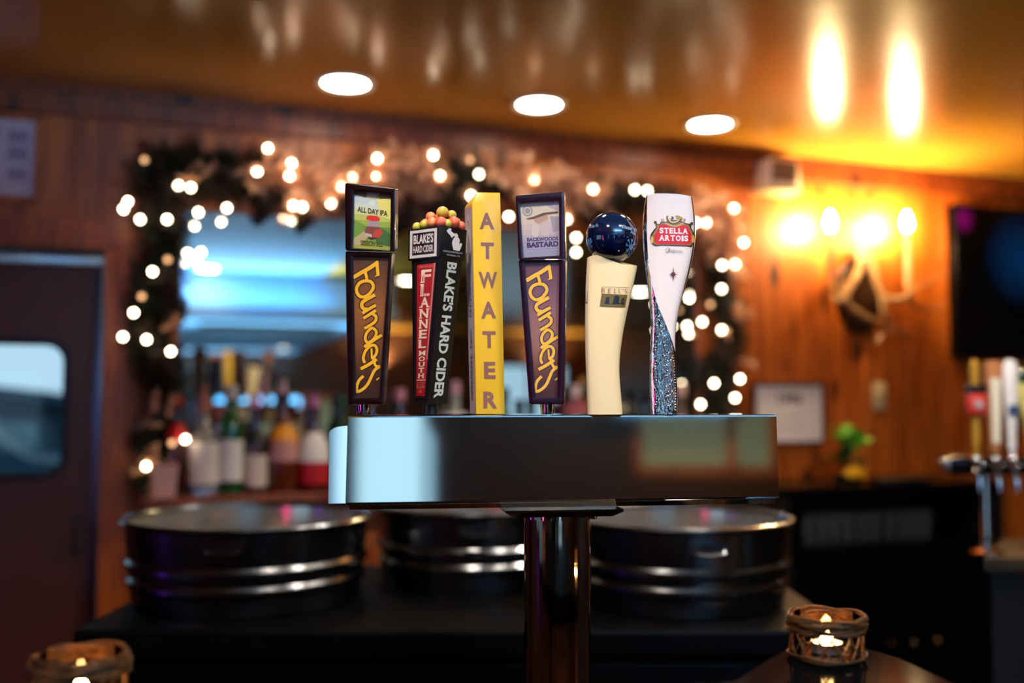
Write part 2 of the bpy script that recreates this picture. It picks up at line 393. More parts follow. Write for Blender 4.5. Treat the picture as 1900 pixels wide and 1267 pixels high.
# door with rounded window, casing
cw = wal(240, 700).x - DX1
t = struct(bpy.data.objects.new('trim_4', None)); COL.objects.link(t)
MB().box(DX1, DX1 + cw, WY - .035, WY + .0, 0, DZ).build('casing_board', 'pine', t, smooth=False, bevel=.004)
MB().box(DX0 - cw, DX0, WY - .035, WY + .0, 0, DZ).build('casing_board', 'pine', t, smooth=False, bevel=.004)
MB().box(DX0 - cw, DX1 + cw, WY - .035, WY + .0, DZ, DZ + .105).build('casing_board', 'pine', t, smooth=False, bevel=.004)
door = struct(bpy.data.objects.new('door_1', None)); COL.objects.link(door)
wx1, wz1, wz0 = wal(117, 700, -.03).x, wal(100, 640, -.03).z, wal(100, 876, -.03).z; wx0 = wx1 - .56
def rrect(x0, x1, z0, z1, r, n=6):
    P = []
    for cx, cz, a0 in ((x1 - r, z1 - r, 0), (x0 + r, z1 - r, 90), (x0 + r, z0 + r, 180), (x1 - r, z0 + r, 270)):
        for k in range(n + 1): a = R(a0 + 90 * k / n); P.append((cx + r * math.cos(a), cz + r * math.sin(a)))
    return P
def rimloft(name, m, parent, inner, outer, y0, y1):
    rings = [[(x, y, z) for x, z in pts] for pts, y in ((inner, y0), (outer, y0), (outer, y1), (inner, y1), (inner, y0))]
    return MB().loft(rings, False).build(name, m, parent, angle=40)
inn = rrect(wx0, wx1, wz0, wz1, .06)
X0, X1, Z0, Z1 = DX0 + .01, DX1 - .03, .01, DZ - .035
cx, cz = (wx0 + wx1) / 2, (wz0 + wz1) / 2
out = []
for x_, z_ in inn:
    dx, dz = x_ - cx, z_ - cz
    s_ = min(((X1 - cx) / dx if dx > 0 else (X0 - cx) / dx) if abs(dx) > 1e-6 else 9e9, ((Z1 - cz) / dz if dz > 0 else (Z0 - cz) / dz) if abs(dz) > 1e-6 else 9e9)
    out.append((cx + dx * s_, cz + dz * s_))
# push the nearest outer points into the four corners so the leaf is a full rectangle
for cxx, czz in ((X0, Z0), (X1, Z0), (X0, Z1), (X1, Z1)):
    k = min(range(len(out)), key=lambda i: (out[i][0] - cxx) ** 2 + (out[i][1] - czz) ** 2); out[k] = (cxx, czz)
rimloft('door_leaf', 'door', door, inn, out, WY + .03, WY + .07)
rimloft('window_gasket', 'rubber', door, rrect(wx0, wx1, wz0, wz1, .06), rrect(wx0 - .022, wx1 + .022, wz0 - .022, wz1 + .022, .075), WY + .018, WY + .075)
gp = rrect(wx0, wx1, wz0, wz1, .06); MB().prism([(x, WY + .048, z) for x, z in gp], [(x, WY + .053, z) for x, z in gp]).build('window_pane', 'glass', door, smooth=False)
MB().box(DX1 - .028, DX1 - .004, WY + .005, WY + .06, 0, DZ - .04).build('edge_strip', mat('dull grey strip', (84, 84, 100), .3, metal=1), door, bevel=.003)
MB().box(DX0 + .01, DX1 - .004, WY + .0, WY + .06, wal(100, 492).z, wal(100, 471).z).build('head_strip', 'alu', door, bevel=.003)
h0, h1 = wal(140, 960, .02), wal(140, 1030, .02)
MB().tube([(h0.x, WY + .03, h1.z), (h0.x, WY - .02, h1.z + .005), (h0.x, WY - .025, h1.z + .04), (h0.x, WY - .025, h0.z - .04), (h0.x, WY - .02, h0.z - .005), (h0.x, WY + .03, h0.z)], .007).build('door_handle', 'blackmatte', door)
# outside, seen through the door window
M['siding'] = mat('blue grey siding', (24, 66, 84), .7); M['white_car'] = mat('pale panes', (120, 160, 170), .3, coat=.5)
M['ground'] = mat('wet asphalt', (12, 64, 80), .9)
struct(MB().box(-14, 8, WY + .2, 40, -.3, -.12).build('ground', 'ground', smooth=False))
M['tan_siding'] = mat('olive tan siding', (226, 206, 150), .8)
struct(MB().box(-.2, 4.2, YF - 1.6, YF - 1.4, -.1, 4.5).build('added_outside_wall', 'tan_siding', smooth=False))  # added wall blocking the bright sky behind the pine window
b = thing('building', 'blue-grey building with a sloping roof seen through the door window', 'building', (-1.9, 13, -.12))
MB().prism([(-3, 0, 0), (2.6, 0, 0), (2.6, 0, 1.2), (-3, 0, 1.9)], [(-3, 4, 0), (2.6, 4, 0), (2.6, 4, 1.2), (-3, 4, 1.9)]).build('wall', 'siding', b, smooth=False)
MB().prism([(-3.2, -.3, 1.93), (2.9, -.3, 1.17), (2.9, -.3, 1.28), (-3.2, -.3, 2.04)], [(-3.2, 4.2, 1.93), (2.9, 4.2, 1.17), (2.9, 4.2, 1.28), (-3.2, 4.2, 2.04)]).build('roof', 'siding', b, smooth=False)
for xx in (-2.2, -.2): MB().box(xx, xx + .9, -.02, .02, .5, 1.2).build('window', 'white_car', b, smooth=False)
M['teal_car'] = mat('dark teal car paint', (14, 62, 80), .4)
c = thing('car', 'dark teal parked car outside the door window', 'car', (-2.4, 11.2, -.12))
prof = [(-1.9, .25), (-1.95, .62), (-1.5, .78), (-.9, .86), (-.45, 1.32), (.8, 1.34), (1.35, .9), (1.9, .82), (1.95, .3)]
MB().prism([(x, -.8, z) for x, z in prof], [(x, .8, z) for x, z in prof]).build('body', 'teal_car', c, smooth=False)
for xx in (-1.2, 1.2):
    for yy in (-.75, .75): MB().lathe([(.0, -.1), (.3, -.1), (.3, .1), (.0, .1)], 16).build('wheel', 'rubber', c, loc=(xx, yy, .3)).rotation_euler = (R(90), 0, 0)
# soffit vents, seen in the mirror
def vent(label, loc, sx, sy, n, rot):
    t = thing('air_vent', label, 'vent', loc); t.rotation_euler = rot
    mb = MB(); e = .035
    mb.box(-sx, sx, -sy, -sy + e, -.016, 0); mb.box(-sx, sx, sy - e, sy, -.016, 0); mb.box(-sx, -sx + e, -sy + e, sy - e, -.016, 0); mb.box(sx - e, sx, -sy + e, sy - e, -.016, 0)
    mb.build('frame', 'alu', t, smooth=False)
    MB().box(-sx + e, sx - e, -sy + e, sy - e, -.003, -.001).build('backing', 'blackmatte', t, smooth=False)
    for i in range(n):
        y = -sy + e + (2 * sy - 2 * e) * (i + .5) / n
        MB().add([(-sx + e, y - .01, -.004), (sx - e, y - .01, -.004), (sx - e, y + .012, -.013), (-sx + e, y + .012, -.013), (-sx + e, y - .008, -.002), (sx - e, y - .008, -.002), (sx - e, y + .014, -.011), (-sx + e, y + .014, -.011)],
                 [(0, 1, 2, 3), (7, 6, 5, 4), (0, 4, 5, 1), (2, 6, 7, 3)]).build('slat', 'alu', t, smooth=False)
va, vb = mirz(415, 592, LOWC), mirz(575, 626, LOWC)
vc = mirz(495, 606, LOWC)
vent('wide grey air vent in the low soffit tinted daylight blue, seen in the mirror', (vc.x, vc.y, LOWC - .001), .62, .5, 8, (0, 0, 0))
fz = mir(512, 545, -1.34)
vent('narrow grille on the front of the soffit tinted daylight blue, seen in the mirror', (fz.x, -1.331, 2.24), .3, .06, 3, (R(-90), 0, 0))
# recessed ceiling lamps
def can(x, y, z, label, power, group=None, col=(1, .80, .55), ang=98):
    t = thing('ceiling_lamp', label, 'lamp', (x, y, z), 0, group)
    MB().lathe([(.077, -.0005), (.1, -.0005), (.1, -.005), (.094, -.009), (.077, -.004)], 32, cap=False).build('trim_ring', 'can_rim', t)
    MB().lathe([(0, -.001), (.077, -.001), (.077, -.003), (0, -.0035)], 32).build('lens', 'can', t)
    l = lamp('lamp_light', 'SPOT', (0, 0, -.02), power, col, .06, spot=ang, blend=.4); l.parent = t
    return t
can(.617, 3.345, CEIL, 'round recessed ceiling lamp nearest the left wall, above the mirror', 13, ang=84)
can(1.33, 3.345, CEIL, 'round recessed ceiling lamp in the middle of the three, above the yellow tap handle', 13, ang=84)
can(2.06, 3.36, CEIL, 'round recessed ceiling lamp nearest the antler wall light', 13, ang=84)
p = mirz(385, 495, CEIL); can(p.x, p.y, CEIL - .012, 'recessed lamp in the ceiling tinted daylight blue, seen in the mirror', 8)
p = mirz(525, 646, LOWC); can(p.x, p.y, LOWC, 'recessed lamp in the low soffit, seen in the mirror', 120, ang=150)
p = mirz(757, 520, CEIL); can(p.x, p.y, CEIL, 'recessed lamp in the ochre ceiling, seen in the mirror beside the cider tap handle', 8)
p = mirz(1187, 541, CEIL); can(p.x, p.y, CEIL, 'recessed lamp in the ochre ceiling, seen in the mirror behind the cream tap handle', 8)
pa = RT * -.22 + HF * .62; pb = RT * .72 + HF * .70
can(pa.x, pa.y, CEIL, 'recessed lamp over the bar, left one of the pair', 100, ang=112, col=(1, .88, .74))
can(pb.x, pb.y, CEIL, 'recessed lamp over the bar, right one of the pair', 100, ang=112, col=(1, .88, .74))
pc = RT * 1.25 + HF * 2.38
can(pc.x, pc.y, CEIL, 'added unseen lamp over the far tap tower, just above the frame', 85, col=(1, .86, .72), ang=145)  # added out of view to brighten the far handles and notice
for k_, (x_, w_) in enumerate(((.55, 'left'), (1.25, 'middle'), (1.95, 'right'))): can(x_, 1.7, CEIL, w_ + ' one of three added unseen lamps over the back counter, just above the frame', 32, col=(1, .84, .66), ang=126)  # added row out of view, brightening bottles and tubs
def uplight(label, x, y, z, power, dx=0, dy=0):  # added lamps that warm the ochre ceiling seen in the mirror
    t = thing('added_uplight', label, 'wall lamp', (x, y, z), 0)
    MB().lathe([(0, 0), (.03, 0), (.07, .09), (.066, .09), (.028, .006), (0, .006)], 24, cap=False).build('shade', 'darkwood', t)
    MB().tube([(0, 0, .02), (dx, dy, .02)], .012, 8).build('bracket', 'blackmatte', t)
    l = lamp('added_uplight_bulb', 'SPOT', (0, 0, .05), power, (1, .80, .50), .03, spot=150, blend=.5); l.parent = t; l.rotation_euler = (R(180), 0, 0)
uplight('added dark cone uplight on the end wall right of the pine window, behind the camera', 3.4, YF + .12, 1.75, 220, dy=-.12)
uplight('added dark cone uplight in the far right corner of the end wall, behind the camera', 6.2, YF + .12, 1.75, 220, dy=-.12)
uplight('added dark cone uplight on the right-hand side wall, behind the camera', XR - .12, -1.6, 1.75, 220, dx=.12)
# neon tubes on the side wall
def neon(label, y, z0, z1, rgb, s):
    t = thing('neon_tube', label, 'neon light', (XL + .04, y, z0))
    mm = mat('neon ' + label[:6], rgb, .4, emis=rgb, estr=s)
    MB().tube([(0, 0, .03), (0, 0, z1 - z0 - .03)], .018, 10).build('tube', mm, t)
    for z in (0, z1 - z0 - .04): MB().box(-.04, .015, -.02, .02, z, z + .04).build('holder', 'blackmatte', t, bevel=.004)
neon('pink upright neon tube on the left wall', -.15, .45, 1.75, (255, 60, 150), 60)
neon('violet upright neon tube on the left wall', 2.25, .45, 1.75, (150, 50, 255), 14)
# ------------------------------------------------------------------ mirror, frame, garland
mL, mR = wal(333, 600, .03).x, wal(1292, 600, .03).x; mB, mT = .985, wal(480, 398, .03).z
mt = thing('wall_mirror', 'large mirror in a pine frame behind the bar, ringed by a lit garland', 'mirror', ((mL + mR) / 2, WY - .012, mB))
ox, oz = (mL + mR) / 2, mB
def lx(mb_box, name, m, parent, **k):
    x0, x1, y0, y1, z0, z1 = mb_box; o = parent.location
    return MB().box(x0 - o.x, x1 - o.x, y0 - o.y, y1 - o.y, z0 - o.z, z1 - o.z).build(name, m, parent, smooth=False, **k)
lx((mL, mR, WY - .03, WY - .014, mB, mT), 'mirror_glass', 'mirror', mt)
fw = mL - wal(290, 700, .05).x
for b in ((mL - fw, mL, mB - .05, mT + fw), (mR, mR + fw, mB - .05, mT + fw)): lx((b[0], b[1], WY - .05, WY - .014, b[2], b[3]), 'frame_board', 'pine', mt, bevel=.006)
lx((mL, mR, WY - .05, WY - .014, mT, mT + fw), 'frame_board', 'pine', mt, bevel=.006)
lx((mL, mR, WY - .05, WY - .014, mB - .05, mB), 'frame_board', 'pine', mt, bevel=.006)

g0 = wal(640, 345, .1)
garland = thing('garland', 'fir and pine cone garland draped around the mirror', 'garland', (g0.x, g0.y, g0.z))
rg = random.Random(11)
path = [(288, 905), (282, 860), (300, 790), (310, 700), (284, 655), (276, 600), (284, 550), (294, 490), (300, 430), (292, 370), (292, 330), (330, 315), (385, 318), (440, 320), (490, 330), (540, 345), (590, 350), (640, 345), (690, 330), (740, 325), (800, 335), (860, 335), (920, 330), (980, 345), (1040, 360), (1100, 375), (1150, 370), (1210, 375), (1270, 385), (1318, 405), (1335, 450), (1328, 510), (1345, 570), (1352, 630), (1335, 690), (1330, 740), (1345, 790)]
gp = [wal(px, py, .075) - garland.location for px, py in path]
wid = {0: .03, 1: .035, 2: .05, 3: .06, 4: .055, 5: .04, 6: .05, 7: .055, 8: .065, 9: .105, 10: .115, 11: .10}
MB().tube(gp, .006, 6).build('branch', 'cone', garland)
YC = WY - .054 - g0.y
def needles(mb, c, d, n, ln, spread, wd=.0016):
    """a sprig: a stem with thin flat needles"""
    d = d.normalized(); u = d.orthogonal().normalized(); v = d.cross(u)
    for i in range(n):
        t = i / n; a = rg.uniform(0, 6.283); q = c + d * (t * spread)
        out = (u * math.cos(a) + v * math.sin(a)) * .8 + d * .75; out.normalize(); tip = q + out * ln * rg.uniform(.7, 1.15); tip.y = min(tip.y, YC)
        s_ = out.cross(d).normalized() * wd
        mb.add([q - s_, q + s_, tip], [(0, 1, 2)])
def garl(name, m, count, filt, ln=.045, wn=.0016, fwd=0.):
    mb = MB()
    for _ in range(count):
        i = rg.randrange(len(gp) - 1); t = rg.random()
        if not filt(i): continue
        c = gp[i].lerp(gp[i + 1], t); wd = wid.get(i, .062)
        d = Vector((rg.gauss(0, 1), rg.gauss(0, .5) - .25, rg.gauss(0, 1))).normalized()
        a = rg.uniform(0, 6.283); rr = wd * math.sqrt(rg.random()) * .8
        c = c + Vector((rr * math.cos(a), rg.uniform(-.03, .03), rr * math.sin(a))); c.y = min(c.y, YC - .002); d.y = min(d.y, -.05)
        c.y -= fwd; needles(mb, c, d, 26, ln, .07, wn)
    return tag(mb.build(name, m, garland, smooth=False), kind='stuff')
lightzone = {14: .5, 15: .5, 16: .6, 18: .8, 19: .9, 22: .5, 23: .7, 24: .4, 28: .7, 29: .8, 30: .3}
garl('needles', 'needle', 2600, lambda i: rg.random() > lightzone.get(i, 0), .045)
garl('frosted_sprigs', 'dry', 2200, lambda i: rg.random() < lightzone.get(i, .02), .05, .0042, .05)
def cone_mesh():
    mb = MB()
    for k in range(9):
        t = k / 8; r = .030 * math.sin(math.pi * (.16 + .80 * t)) + .004; z = -.10 * t; n = 9
        for j in range(n):
            a = 6.283 * (j + .5 * (k % 2)) / n; ca, sa = math.cos(a), math.sin(a); w_ = .011
            p0 = Vector((ca * r * .3, sa * r * .3, z + .006)); tip = Vector((ca * r * 1.25, sa * r * 1.25, z - .012)); s_ = Vector((-sa, ca, 0)) * w_
            mb.add([p0, tip - s_, tip + s_, tip + Vector((0, 0, .006))], [(0, 1, 3), (0, 3, 2), (0, 2, 1), (1, 2, 3)])
    mb.lathe([(.002, .004), (.012, -.02), (.012, -.075), (.002, -.1)], 8)
    return mb
c0 = cone_mesh().build('pine_cone', 'cone', garland, smooth=False)
cones = [(500, 318, 1.55, 0), (300, 330, 1.3, .2), (330, 318, 1.2, -.3), (285, 360, 1.2, .3), (320, 380, 1.1, 0), (390, 318, 1.1, .6), (430, 320, 1.1, -.4), (580, 380, .8, .2), (800, 345, 1.2, .3), (850, 355, 1.2, -.3), (760, 380, .9, 0), (1135, 345, 1.2, .1), (1085, 375, 1.0, .5), (1350, 560, 1.1, -.2), (1335, 640, 1.1, .2), (290, 655, 1.3, .8), (330, 680, 1.1, .9), (275, 600, .9, 0), (300, 500, 1.1, .4), (315, 540, 1.0, -.4), (1330, 480, 1.0, .2), (270, 790, .8, .6), (1325, 700, .9, .2), (1390 - 40, 760, .8, 0)]
for i, (px, py, s_, tl) in enumerate(cones):
    o = c0 if i == 0 else c0.copy()
    if i: COL.objects.link(o); o.parent = garland
    o.location = wal(px, py, .11) - garland.location; o.scale = (s_,) * 3; o.rotation_euler = (rg.uniform(-.3, .3), tl, rg.uniform(0, 6))
# fairy lights
lights = thing('string_lights', 'string of small warm white fairy bulbs wound through the garland', 'fairy lights', (g0.x, g0.y - .05, g0.z))
LP = [(290, 913), (271, 865), (319, 822, 1), (344, 815), (317, 652), (272, 630), (228, 625), (248, 580), (263, 550, 1), (283, 504), (311, 482, 1), (348, 470), (373, 468), (310, 407), (260, 407), (229, 388), (237, 374), (268, 297, 1), (331, 344), (354, 348), (368, 394), (421, 386), (477, 318), (497, 275), (541, 303), (537, 327), (544, 381), (561, 384), (614, 377), (633, 347), (653, 330), (700, 327), (700, 294), (804, 288), (816, 326), (872, 297, 1), (889, 323), (874, 363), (944, 402), (992, 332), (1051, 407), (1069, 441), (1069, 468), (1100, 351), (1178, 352), (1201, 354), (1290, 413), (1310, 413), (1362, 386), (1375, 425, 1), (1380, 450), (1364, 490), (1340, 492), (1339, 536), (1318, 565, 1), (1279, 553), (1275, 605), (1303, 597), (1339, 612), (1373, 703), (1325, 711), (1364, 738), (1300, 750), (755, 519, 2)]
LP = [p for p in LP if not (len(p) > 2 and p[2] == 2)]
bp = []
mb = MB().ball((0, 0, 0), .0095, 12, 8, (1, 1, 1.05)); b0 = mb.build('bulb', 'bulb', lights); b1 = MB().ball((0, 0, 0), .0095, 10, 7).build('bulb', 'bulb_dim', lights)
n0 = n1 = 0
for p in LP:
    q = wal(p[0], p[1], rg.uniform(.15, .175)) - lights.location; bp.append(q)
    src = b1 if len(p) > 2 else b0
    if src is b0: first = n0 == 0; n0 += 1
    else: first = n1 == 0; n1 += 1
    o = src if first else src.copy()
    if not first: COL.objects.link(o); o.parent = lights
    o.location = q
wp = []
for i, q in enumerate(bp):
    wp.append(q + Vector((0, .016, .004)))
    if i < len(bp) - 1: wp.append((q + bp[i + 1]) / 2 + Vector((0, .03, -.012)))
MB().tube(wp, .0016, 5).build('wire', 'wire', lights)

# ------------------------------------------------------------------ shelf and bottles
SZ = 1.018
lx0, lx1 = wal(262, 920, .16).x, wal(1330, 920, .1).x
sh = thing('bottle_shelf', 'narrow pine shelf under the mirror, lined with bottles', 'shelf', ((lx0 + lx1) / 2, WY - .1, SZ))
MB().box(-(lx1 - lx0) / 2, (lx1 - lx0) / 2, -.09, .047, -.03, 0).build('shelf_board', 'pine_trim', sh, smooth=False, bevel=.004)
for xx in (-.9, 0, .9): MB().prism([(xx - .01, .047, -.03), (xx - .01, .047, -.15), (xx - .01, -.06, -.03)], [(xx + .01, .047, -.03), (xx + .01, .047, -.15), (xx + .01, -.06, -.03)]).build('bracket', 'pine_trim', sh, smooth=False)
SHAPES = {
 'tall': [(0, 0), (.036, 0), (.038, .006), (.038, .165), (.034, .185), (.018, .215), (.0145, .225), (.014, .285), (.016, .287), (.016, .296), (0, .296)],
 'round': [(0, 0), (.044, 0), (.047, .008), (.047, .125), (.042, .15), (.024, .178), (.0155, .19), (.015, .25), (.017, .252), (.017, .262), (0, .262)],
 'squat': [(0, 0), (.046, 0), (.05, .01), (.052, .08), (.045, .13), (.022, .16), (.016, .175), (.015, .215), (.018, .217), (.018, .228), (0, .228)],
 'wine': [(0, 0), (.036, 0), (.0375, .005), (.0375, .185), (.03, .21), (.016, .235), (.0145, .25), (.0145, .3), (.016, .302), (.016, .31), (0, .31)]}
BM = {}
def gcol(rgb, tr=.0, rough=.08):
    key = (rgb, tr)
    if key not in BM: BM[key] = mat('bottle glass %d' % len(BM), rgb, rough, spec=.6, coat=.7, trans=tr)
    return BM[key]
def bottle(px, top, shape, glass, label, cap, text, lab=None, shoulder=None, tr=0., pour=None, yoff=.095):
    P = wal(px, 905, yoff); prof = SHAPES[shape]; h0 = prof[-1][1]
    ztop = wal(px, top, yoff).z; H = ztop - SZ - (.055 if pour else 0); s_ = H / h0; sr = min(s_, 1.08)
    t = thing('liquor_bottle', text, 'bottle', (P.x, P.y, SZ + .0006), 0, 'bottles on the shelf under the mirror')
    MB().lathe([(r * sr, z * s_) for r, z in prof], 20).build('glass_body', gcol(glass, tr), t)
    R_ = max(r for r, z in prof) * sr
    if label:
        a, b = lab or (.18, .5); MB().lathe([(R_ + .0008, H * a), (R_ + .0008, H * b)], 20, cap=False).build('paper_label', mat('label', label, .6), t)
    if shoulder:
        MB().lathe([(r * sr + .0009, z * s_) for r, z in prof[3:6]], 20, cap=False).build('shoulder_wrap', mat('wrap', shoulder, .4), t)
    if cap: MB().lathe([(.0175 * sr, H * .88), (.0175 * sr, H * 1.004), (0, H * 1.006)], 14, cap=False).build('bottle_cap', mat('cap', cap, .35), t)
    if pour:
        MB().lathe([(.012, H), (.013, H + .012), (.006, H + .018), (.005, H + .05), (.0, H + .055)], 10).build('pour_spout', mat('spout', pour, .25, metal=.3), t)
    return t
bottle(326, 735, 'tall', (52, 14, 10), None, (196, 20, 28), 'dark bottle with a bright red neck wrap at the left end of the shelf', shoulder=(176, 18, 26))
bottle(378, 712, 'round', (226, 222, 222), (226, 222, 214), (176, 110, 70), 'clear bottle with a white label and brown stopper beside the red-necked bottle', (.12, .55), tr=.75, pour=(190, 120, 80))
bottle(428, 716, 'wine', (16, 104, 44), (235, 238, 232), (200, 205, 205), 'green bottle with a silver cap and white label', (.12, .5), tr=.35)
bottle(475, 728, 'tall', (60, 40, 34), (226, 214, 196), None, 'dark bottle with a cream label and pink-lit pourer', (.08, .45), shoulder=(30, 30, 34), pour=(230, 120, 190))  # reflected pink light is put into the pourer colour
bottle(526, 702, 'round', (96, 38, 14), (206, 150, 140), (30, 30, 30), 'amber bottle with a gold shoulder and pale pink label', (.32, .52), shoulder=(232, 150, 40), pour=(240, 200, 190))
bottle(583, 728, 'squat', (70, 10, 16), (190, 20, 28), None, 'dark red bottle with a red label and white shoulder', (.1, .36), shoulder=(222, 222, 222), pour=(225, 120, 190))  # pourer pink is reflected light put into its colour
bottle(634, 735, 'wine', (14, 54, 30), (60, 24, 28), (30, 80, 50), 'very dark green bottle half hidden behind the left end of the tap tower', (.2, .5))
bottle(688, 730, 'tall', (40, 22, 22), (190, 24, 70), (150, 110, 110), 'dark bottle with a crimson label behind the leftmost tap handle', (.55, .7))
bottle(742, 722, 'tall', (58, 30, 30), (190, 20, 70), (214, 150, 170), 'dark bottle with a pink cap left of the cider tap handle', (.5, .72))
bottle(845, 708, 'round', (215, 220, 214), (240, 240, 236), (210, 160, 180), 'clear round bottle with a white label left of the yellow tap handle', (.3, .7), tr=.5)
bottle(936, 720, 'wine', (20, 84, 50), None, (14, 60, 40), 'slim green bottle just right of the yellow tap handle', None)
bottle(985, 742, 'squat', (12, 34, 26), (16, 40, 30), (12, 20, 18), 'short dark green bottle left of the magenta-edged tap handle', (.2, .5))
bottle(1068, 715, 'round', (120, 50, 52), (178, 92, 96), (222, 200, 196), 'maroon bottle with a pale cap left of the cream tap handle', (.4, .82))
bottle(1112, 712, 'tall', (206, 214, 190), (225, 225, 205), (190, 200, 180), 'pale bottle mostly hidden behind the cream tap handle', (.2, .5), tr=.4)
bottle(1156, 745, 'squat', (40, 40, 36), (236, 228, 190), (200, 190, 150), 'dark bottle with a cream label right of the cream tap handle', (.5, .8))
bottle(1198, 724, 'tall', (18, 26, 22), None, (16, 18, 18), 'black bottle left of the white tap handle', None)
bottle(1266, 712, 'round', (80, 60, 40), (180, 150, 120), (214, 170, 160), 'brown bottle with a tan label right of the white tap handle', (.3, .6))
p = wal(305, 905, .11)
t = thing('pale_cup', 'pale pink square cup at the left end of the bottle shelf', 'cup', (p.x - .0, p.y - .02, SZ + .0006))
MB().loft([[(-r, -r, z), (r, -r, z), (r, r, z), (-r, r, z)] for r, z in ((.034, 0), (.043, .112), (.039, .112), (.032, .006))]).build('cup_body', mat('blush plastic', (226, 176, 160), .4), t, smooth=False)

# ------------------------------------------------------------------ back counter and ice tubs
CT = .87
ctr = thing('back_counter', 'long dark steel counter under the galvanized tubs', 'counter', dep(880, 1000, 2.5) * 1, -YAW)
ctr.location.z = 0
# local frame: x right, y away
MB().box(-.82, .80, -.40, .42, CT - .055, CT).build('counter_top', 'counter', ctr, smooth=False, bevel=.008)
MB().box(-.86, .79, -.36, .40, .1, CT - .055).build('counter_body', 'counter', ctr, smooth=False, bevel=.004)
MB().box(-.86, .79, -.375, -.36, CT - .16, CT - .075).build('front_rail', 'counter', ctr, smooth=False, bevel=.004)
MB().box(-.84, .77, -.33, .38, 0, .1).build('kick_plate', 'blackmatte', ctr, smooth=False)
def tub(px, D, r, label):
    P = dep(px, 952, D); t = thing('ice_tub', label, 'tub', (P.x, P.y, CT), -YAW, 'galvanized tubs on the back counter'); h = 1.07 - CT
    r0 = r * .93
    def rr(z): return r0 + (r - r0) * z / h
    prof = [(0, .0), (rr(0) - .004, 0), (rr(0), .004)]
    for zc in (.058, .098):
        prof += [(rr(zc - .014), zc - .014), (rr(zc) + .008, zc - .005), (rr(zc) + .008, zc + .005), (rr(zc + .014), zc + .014)]
    prof += [(rr(h - .012), h - .012)]
    inner = [(rr(h - .012) - .003, h - .012), (rr(.02) - .003, .02), (0, .018)]
    MB().lathe(prof, 56, cap=False).build('tub_wall', 'galv', t)
    MB().lathe(inner, 56, cap=False).build('tub_inside', 'galv_lit', t)
    ring = [(rr(h) + .0 , 0)]
    pts = [((r + .003) * math.cos(6.2832 * k / 56), (r + .003) * math.sin(6.2832 * k / 56), h - .006) for k in range(56)]
    MB().tube(pts, .0075, 8, True).build('rolled_rim', 'galv', t)
    for a in (-1.5, 1.65):
        ca, sa = math.cos(a), math.sin(a); rad = Vector((ca, sa, 0)); tg = Vector((-sa, ca, 0)); zc = h - .045; rc = rr(zc)
        MB().prism([rad * (rc + .001) + tg * u + Vector((0, 0, zc + v)) for u, v in ((-.045, -.014), (.045, -.014), (.045, .014), (-.045, .014))],
                   [rad * (rc + .006) + tg * u + Vector((0, 0, zc + v)) for u, v in ((-.045, -.014), (.045, -.014), (.045, .014), (-.045, .014))]).build('handle_plate', 'galv', t, smooth=False)
        MB().tube([rad * (rc + .006) + tg * -.032 + Vector((0, 0, zc)), rad * (rc + .018) + tg * -.03 + Vector((0, 0, zc - .008)), rad * (rc + .02) + Vector((0, 0, zc - .012)), rad * (rc + .018) + tg * .03 + Vector((0, 0, zc - .008)), rad * (rc + .006) + tg * .032 + Vector((0, 0, zc))], .0045, 6).build('bail_handle', 'galv', t)
    return t
tub(463, 2.45, .288, 'galvanized tub in front of the bottles, left of the tap tower')
tub(878, 2.72, .262, 'galvanized tub directly behind the tap tower column, middle of three')
tub(1262, 2.42, .258, 'galvanized tub right of the tap tower column, beside the dark cabinet')

# ------------------------------------------------------------------ left: framed poster
p0, p1 = wal(-130, 215, .03), wal(75, 378, .03); p0.z, p1.z = wal(72, 213, .03).z, wal(70, 378, .03).z
t = thing('poster', 'wood framed pale poster high on the wall above the door', 'picture', ((p0.x + p1.x) / 2, WY - .014, p1.z))
hw = (p1.x - p0.x) / 2; hh = p0.z - p1.z; fb = .022
for b in ((-hw, hw, 0, fb), (-hw, hw, hh - fb, hh), (-hw, -hw + fb, fb, hh - fb), (hw - fb, hw, fb, hh - fb)):
    MB().box(b[0], b[1], -.022, 0, b[2], b[3]).build('frame_side', 'pine', t, smooth=False, bevel=.003)
pr = Print(lambda x, y, l: (x, -.008 - l, y))
pr.poly([(-hw + fb, fb), (hw - fb, fb), (hw - fb, hh - fb), (-hw + fb, hh - fb)], (196, 188, 206))
for cx, cz in ((.55, .74), (.55, .55), (.55, .32), (.02, .80), (.02, .22), (-.5, .7), (-.5, .45), (-.5, .25)):
    X, Z = hw * cx, hh * cz
    for q in range(3): pr.stroke([(X - .028 + .02 * q, Z - .018), (X - .02 + .02 * q, Z + .02), (X - .01 + .02 * q, Z - .012)], .008, (120, 110, 150))
    pr.poly([(X - .03, Z - .024), (X + .034, Z - .024), (X + .034, Z - .019), (X - .03, Z - .019)], (120, 110, 150))
pr.build('poster_print', t)
MB().box(-hw + .005, hw - .005, -.007, -.001, .005, hh - .005).build('backing', 'darkwood', t, smooth=False)

